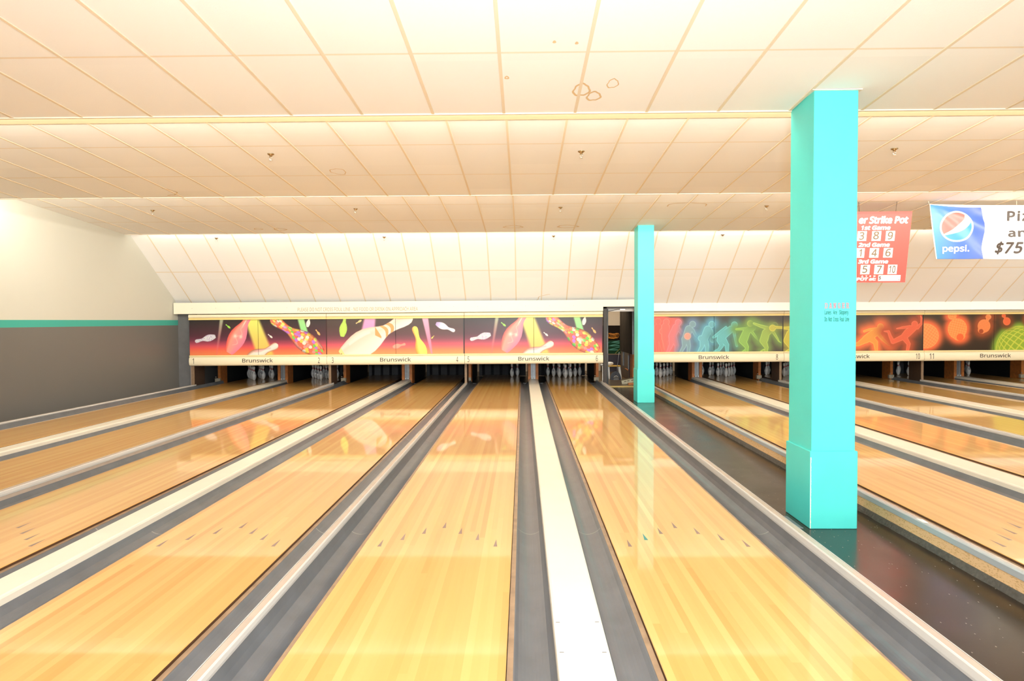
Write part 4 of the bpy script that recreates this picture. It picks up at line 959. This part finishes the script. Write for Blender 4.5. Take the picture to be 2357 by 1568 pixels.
blue = sstep(-4, 4, bx - CX) * sstep(-4, 4, CY - ty) * sstep(-4, 4, CX - lh - 6)
bg = ramp([(0, (60, 140, 215)), (.55, (58, 98, 186)), (1, (62, 90, 178))], np.clip((CX - 200) / 1200, 0, 1))
over(img, bg, blue)
eg = np.hypot((CX - 797) / (372 + .06 * (CY - 695)), (CY - 700) / 347)
over(img, (252, 250, 242), sstep(.012, -.012, eg - 1))
yr = np.interp(CX, [430, 515, 620, 720, 870, 965, 980, 1000], [925, 876, 822, 760, 640, 540, 450, 250])
yb_ = np.interp(CX, [500, 700, 830, 930, 1000, 1060, 1095, 1115, 1130], [902, 864, 828, 785, 740, 680, 620, 560, 480])
inn = sstep(.012, -.012, eg - .905)
over(img, (240, 92, 84), inn * sstep(5, -5, CY - yr)); over(img, (52, 136, 200), inn * sstep(-5, 5, CY - yb_))
at_ = me.color_attributes.new('ink', 'FLOAT_COLOR', 'POINT')
at_.data.foreach_set('color', np.concatenate([(lin(np.clip(img, 0, 255)) * .88).reshape(-1, 3), np.ones((nu * nv, 1))], 1).ravel())
me.materials.append(MURAL)
o = bpy.data.objects.new('vinyl_sheet', me); COL.objects.link(o); o.parent = ban
sd = o.modifiers.new('thickness', 'SOLIDIFY'); sd.thickness = 0.002; sd.offset = 1
def b_text(body, x0, x1, y0, y1, m, bold=.02, shear=0.0, space=1.0):
    p0, p1 = bn(x0, y1), bn(x1, y0); a, b = at(p0[0], p0[1], 11.95), at(p1[0], p1[1], 11.95)
    o = text_mesh('banner_lettering', body, a.x, b.x, a.z, b.z, 0, m, ban, (BL.x, 0, BL.z), bold=bold, shear=shear, space=space)
    me = o.data; n = len(me.vertices); co = np.empty(n * 3); me.vertices.foreach_get('co', co); co = co.reshape(-1, 3)
    f = (a.x - BL.x, b.x - BL.x); g = (a.z - BL.z, b.z - BL.z)
    cx = x0 + (co[:, 0] - f[0]) / (f[1] - f[0]) * (x1 - x0); cy = y1 + (co[:, 2] - g[0]) / (g[1] - g[0]) * (y0 - y1)
    co[:, 1] += fold(cx, cy) - 0.006; me.vertices.foreach_set('co', co.ravel()); me.update()
b_text('pepsi.', 480, 1070, 1118, 1316, WHITE, .022)
b_text('Piz', 1925, 2452, 345, 580, INK, .03, 0, 1.15)
b_text('an', 1950, 2372, 788, 942, INK, .03, 0, 1.1)
b_text('$75', 1660, 2290, 1036, 1332, INK, .03, .25, 1.15)
q = MB(); g = at(*bn(215, 218), 11.95); q.lathe([(0.012, -.004), (0.016, 0), (0.012, .004)], 12, 0, (g.x, 11.93, g.z)); q.build('grommet', CHROME, ban, loc=(g.x, 11.94, g.z))
q = MB(); c0 = at(2139, 470.5, 11.95); q.tube([(c0.x, 11.95, c0.z), (c0.x - .02, 11.94, P3(11.94) + .002)], 0.003, 6); c1 = at(2340, 465, 11.95); q.tube([(c1.x, 11.95, c1.z - .05), (c1.x, 11.95, P3(11.95) + .002)], 0.003, 6)
q.build('tie', CAP, ban, loc=tuple(BL))

# ------------------------------------------------------------------ doorway to the machine room
DY = 16.42
q = MB()
a, b = at(1389.5, 800, DY), at(1397, 800, DY); top = at(1393, 706, DY).z
q.box(a.x, b.x, DY, DY + 0.14, -0.09, top, 0); q.box(a.x, 2.95, DY, DY + 0.14, top - 0.045, top, 0); q.box(2.70, 2.735, DY + 0.1, DY + 0.2, 1.0, top - 0.045, 0)
structure(q.build('door_1', mat('door_frame_brown', (0.028, 0.020, 0.014), rough=0.45), loc=(a.x, DY, 0)))
jx = b.x
t = thing('door_pole', (jx + 0.035, 16.62, -0.09), 'tall grey metal pole just inside the doorway jamb', 'pole')
q = MB(); q.tube([(jx + 0.035, 16.62, -0.09), (jx + 0.035, 16.62, 1.86)], 0.021, 12); q.build('tube', GREYM, t, loc=(jx + .035, 16.62, -.09))
for yy in (731, 802, 875):
    z = at(1396, yy, 16.6).z; q = MB(); q.box(jx - 0.012, jx + 0.012, 16.585, 16.60, z - 0.045, z + 0.045, 0, b=.003); q.build('hinge', WHITE, t, loc=(jx, 16.59, z))
t = thing('door_closer', (2.36, 16.62, 1.86), 'small overhead door closer arm under the doorway head', 'door closer')
q = MB(); q.tube([(2.07, 16.63, 1.80), (2.30, 16.63, 1.845), (2.40, 16.62, 1.86)], 0.006, 6); q.build('arm', WIRE, t, loc=(2.36, 16.62, 1.86))
q = MB(); q.box(2.36, 2.49, 16.60, 16.64, 1.835, 1.862, 0, b=.004); q.build('body', CHROME, t, loc=(2.36, 16.62, 1.86))
# pale jamb piece and beige post seen beside lane six
q = MB(); q.box(2.04, 2.09, 17.5, 17.56, -0.075, 0.42, 0); tag(q.build('white_post', WHITE, loc=(2.06, 17.5, -0.075)), 'short white post beside the kickback of lane six', 'post')
# spare mural board leaning against the back wall
BY = 22.3
def bp(x, y, Y): p = at(1385 + x / 15.68, y, Y); return p
c0, c1 = at(1385, 749.5, BY), at(1442, 814.5, BY)
t = thing('mural_board', (c0.x, BY, c1.z), 'black spare mural board with orange coil and green beams', 'board')
q = MB(); q.box(c0.x, c1.x, BY, BY + 0.03, c1.z, c0.z, 0); q.box(c0.x, c1.x, BY - .004, BY, c1.z, at(1400, 784, BY).z, 1); q.build('panel', [mat('board_black', (0.012, 0.008, 0.006), rough=.8, spec=.1), mat('board_green', (0.008, 0.04, 0.018), rough=.8, spec=.1)], t, loc=(c0.x, BY, c1.z))
q = MB()
for k in range(7):
    cc = at(1401 + k * 3.3, 773 + (1.0 if 1 < k < 5 else 0), BY - .02); pts = []
    for i in range(17): an = 2 * PI * i / 16; pts.append((cc.x + .052 * math.cos(an) + .02 * math.sin(an), BY - .02 + .012 * math.sin(an), cc.z + .082 * math.sin(an)))
    q.tube(pts, 0.008, 5)
q.build('coil', mat('coil_orange', (0.66, 0.24, 0.012), rough=.45), t, loc=(c0.x, BY, c1.z))
q = MB()
for (xa, ya_, xb, yb_, w) in ((1385, 788.5, 1426, 788, 1), (1385, 792, 1426, 784.5, .8), (1396, 796.5, 1426, 796, 1), (1385, 800, 1426, 790.5, .8), (1398, 805.5, 1422, 805.5, 1.1), (1385, 809, 1426, 799, .8)):
    A, B = at(xa, ya_, BY - .006), at(xb, yb_, BY - .006); h = w * .012; q.face([(A.x, A.y, A.z - h), (B.x, B.y, B.z - h), (B.x, B.y, B.z + h), (A.x, A.y, A.z + h)], 0)
A, B = at(1415, 814, BY - .007), at(1426, 803, BY - .007); q.face([(A.x, A.y, A.z), (A.x + .03, A.y, A.z), (B.x + .02, B.y, B.z), (B.x, B.y, B.z)], 1)
q.build('beam_print', [mat('beam_teal', (0.07, 0.26, 0.20), rough=.5), mat('beam_olive', (0.17, 0.17, 0.03), rough=.5)], t, loc=(c0.x, BY, c1.z))
q = MB(); e0, e1 = at(1385, 816.5, 22.1), at(1442, 816.5, 22.1)
q.box(e0.x, e1.x, 22.08, 22.4, -0.075, e0.z, 0); q.box(e0.x, e1.x, 22.06, 22.4, e0.z, e0.z + .02, 1)
tag(q.build('storage_cabinet', [mat('cabinet_dark', (0.022, 0.016, 0.024), rough=.4), POSTE], loc=(2.9, 22.08, -0.075)), 'low dark storage cabinet under the spare mural board', 'cabinet')
# step stool with yellow top, a pin lying on it, a lobby dustpan
SY = 19.4; fz = -0.075
s0, s1 = at(1396, 846, SY), at(1427.5, 844, SY)
t = thing('step_stool', ((s0.x + s1.x) / 2, SY, fz), 'white legged step stool with a yellow top in the machine room', 'stool')
tz = 0.30
q = MB(); q.box(s0.x, s1.x, SY - .12, SY + .12, tz - .03, tz, 0, b=.005); q.build('top', mat('stool_yellow', (0.62, 0.36, 0.02), rough=.45), t, loc=(s0.x, SY, tz))
for sx in (0, 1):
    for sy in (-1, 1):
        xt = (s0.x + .04) if not sx else (s1.x - .04); xb_ = xt + (-.0 if not sx else .04)
        q = MB(); q.add([(xt - .028, SY + sy * .10 - .012, tz - .03), (xt + .028, SY + sy * .10 - .012, tz - .03), (xb_ + .022 + .02 * (1 - sx), SY + sy * .16 - .012, fz), (xb_ - .022 + .02 * (1 - sx), SY + sy * .16 - .012, fz), (xt - .028, SY + sy * .10 + .012, tz - .03), (xt + .028, SY + sy * .10 + .012, tz - .03), (xb_ + .022 + .02 * (1 - sx), SY + sy * .16 + .012, fz), (xb_ - .022 + .02 * (1 - sx), SY + sy * .16 + .012, fz)], [(0, 1, 2, 3), (7, 6, 5, 4), (0, 4, 5, 1), (1, 5, 6, 2), (2, 6, 7, 3), (3, 7, 4, 0)], 0)
        q.build('leg', WHITE, t, loc=(xt, SY + sy * .1, fz))
o = proto.copy(); COL.objects.link(o); p = at(1410, 843, SY); o.location = (p.x + .015, SY, tz + .062); o.rotation_euler = (0, math.radians(-97), math.radians(8))
tag(o, 'worn white pin lying on the yellow topped stool', 'bowling pin')
DP = 18.95; d0 = at(1418, 864, DP)
t = thing('dustpan', (d0.x, DP, fz), 'black lobby dustpan with a long thin handle in front of the stool', 'dustpan')
hp = at(1426.5, 811, DP)
q = MB(); q.tube([(d0.x, DP, d0.z), (hp.x, DP + .10, hp.z)], 0.008, 8); q.build('handle', GREYM, t, loc=(d0.x, DP, fz))
q = MB(); n = 16
arc = [(d0.x + .145 * math.cos(PI * k / n), fz + .235 * math.sin(PI * k / n) ** .8) for k in range(n + 1)]
q.prism_y([(x, z) for x, z in arc], DP + .02, DP + .16, 0); q.build('hood', mat('dustpan_navy', (0.008, 0.009, 0.018), rough=.35), t, loc=(d0.x, DP, fz))
q = MB(); q.add([(d0.x - .055, DP + .018, fz + .12), (d0.x + .055, DP + .018, fz + .12), (d0.x + .075, DP - .03, fz), (d0.x - .075, DP - .03, fz)], [(0, 1, 2, 3)], 0); q.box(d0.x - .075, d0.x + .075, DP - .03, DP + .02, fz, fz + .004, 0); q.build('scoop', GREYP, t, loc=(d0.x, DP, fz))
q = MB(); zz = d0.z - .01; q.tube([(d0.x, DP, zz), (d0.x - .085, DP - .005, zz - .062), (d0.x + .085, DP - .005, zz - .062), (d0.x, DP, zz)], 0.006, 6); q.build('bail', CAP, t, loc=(d0.x, DP, fz))
# side cover of the pinsetter of lane seven
t = thing('machine_cover', (2.90, 18.0, 0.68), 'tall dark brown side cover of the pinsetter beyond the doorway', 'machine cover')
q = MB(); q.box(2.89, 2.915, 18.02, 20.3, 0.68, 1.85, 0)
for y in (18.55, 19.2, 19.75): q.box(2.887, 2.89, y, y + .02, 0.69, 1.84, 1)
q.build('panel', [mat('cover_brown', (0.020, 0.014, 0.009), rough=.7, spec=.2, noise=.3, nscale=5), SEAM], t, loc=(2.9, 18.0, .68))
q = MB(); q.box(2.885, 2.935, 18.0, 18.02, 0.68, 1.85, 0); q.build('edge_strip', GREYM, t, loc=(2.9, 18.0, .68))
q = MB(); q.box(2.925, 2.945, 18.79, 20.4, -0.07, 0.72, 0); q.build('lower_panel', mat('machine_maroon', (0.040, 0.014, 0.009), rough=.35, noise=.3, nscale=4), t, loc=(2.93, 18.8, -.07))
for y0, y1, z0, z1 in ((19.72, 19.92, .27, .67), (18.80, 18.9, .22, .62)):
    q = MB(); q.box(2.90, 2.925, y0, y1, z0, z1, 0, b=.004); q.build('guide_rail', GREYM, t, loc=(2.91, y0, z0))
q = MB(); z = at(1447, 851, 18.95).z; q.tube([(2.90, 19.35, z), (2.89, 18.95, z + .01), (2.90, 18.85, z - .01)], 0.014, 8); q.build('handle', KICK, t, loc=(2.9, 19, z))
# control box tilted on the floor and an offcut of wood
CB = 17.75; c = at(1447, 878, CB)
t = thing('control_box', (c.x, CB, c.z), 'off white metal control box tilted on the machine room floor', 'control box', rot=(0, math.radians(-11), math.radians(-4)))
q = MB(); q.box(-.185, .185, 0, .22, -.055, .05, 0, b=.006); q.build('case', mat('case_offwhite', (0.46, 0.43, 0.30), rough=.5, noise=.15, nscale=30), t, local=True)
q = MB(); q.box(-.19, .19, -.004, .225, .05, .062, 0); q.build('lid', mat('lid_olive', (0.13, 0.105, 0.05), rough=.5), t, local=True)
for x in (-.085, -.005, .10):
    q = MB(); q.box(x - .03, x + .03, -.003, .004, .006, .022, 0); q.build('slot', SEAM, t, local=True)
for x in (-.17, .17):
    q = MB(); q.lathe([(.012, -.055), (.012, -.075), (.006, -.078)], 8, 0, (x, .03, 0)); q.build('foot', CHROME, t, local=True)
q = MB(); w0, w1 = at(1446, 888, 17.55), at(1467, 886, 17.55); q.box(w0.x, w1.x, 17.5, 17.64, -.075, -.03, 0, b=.004)
tag(q.build('wood_offcut', mat('offcut_orange', (0.50, 0.19, 0.055), rough=.5, noise=.2, nscale=20), loc=(w0.x, 17.5, -.075)), 'orange wooden offcut on the floor under the tilted control box', 'wood offcut')
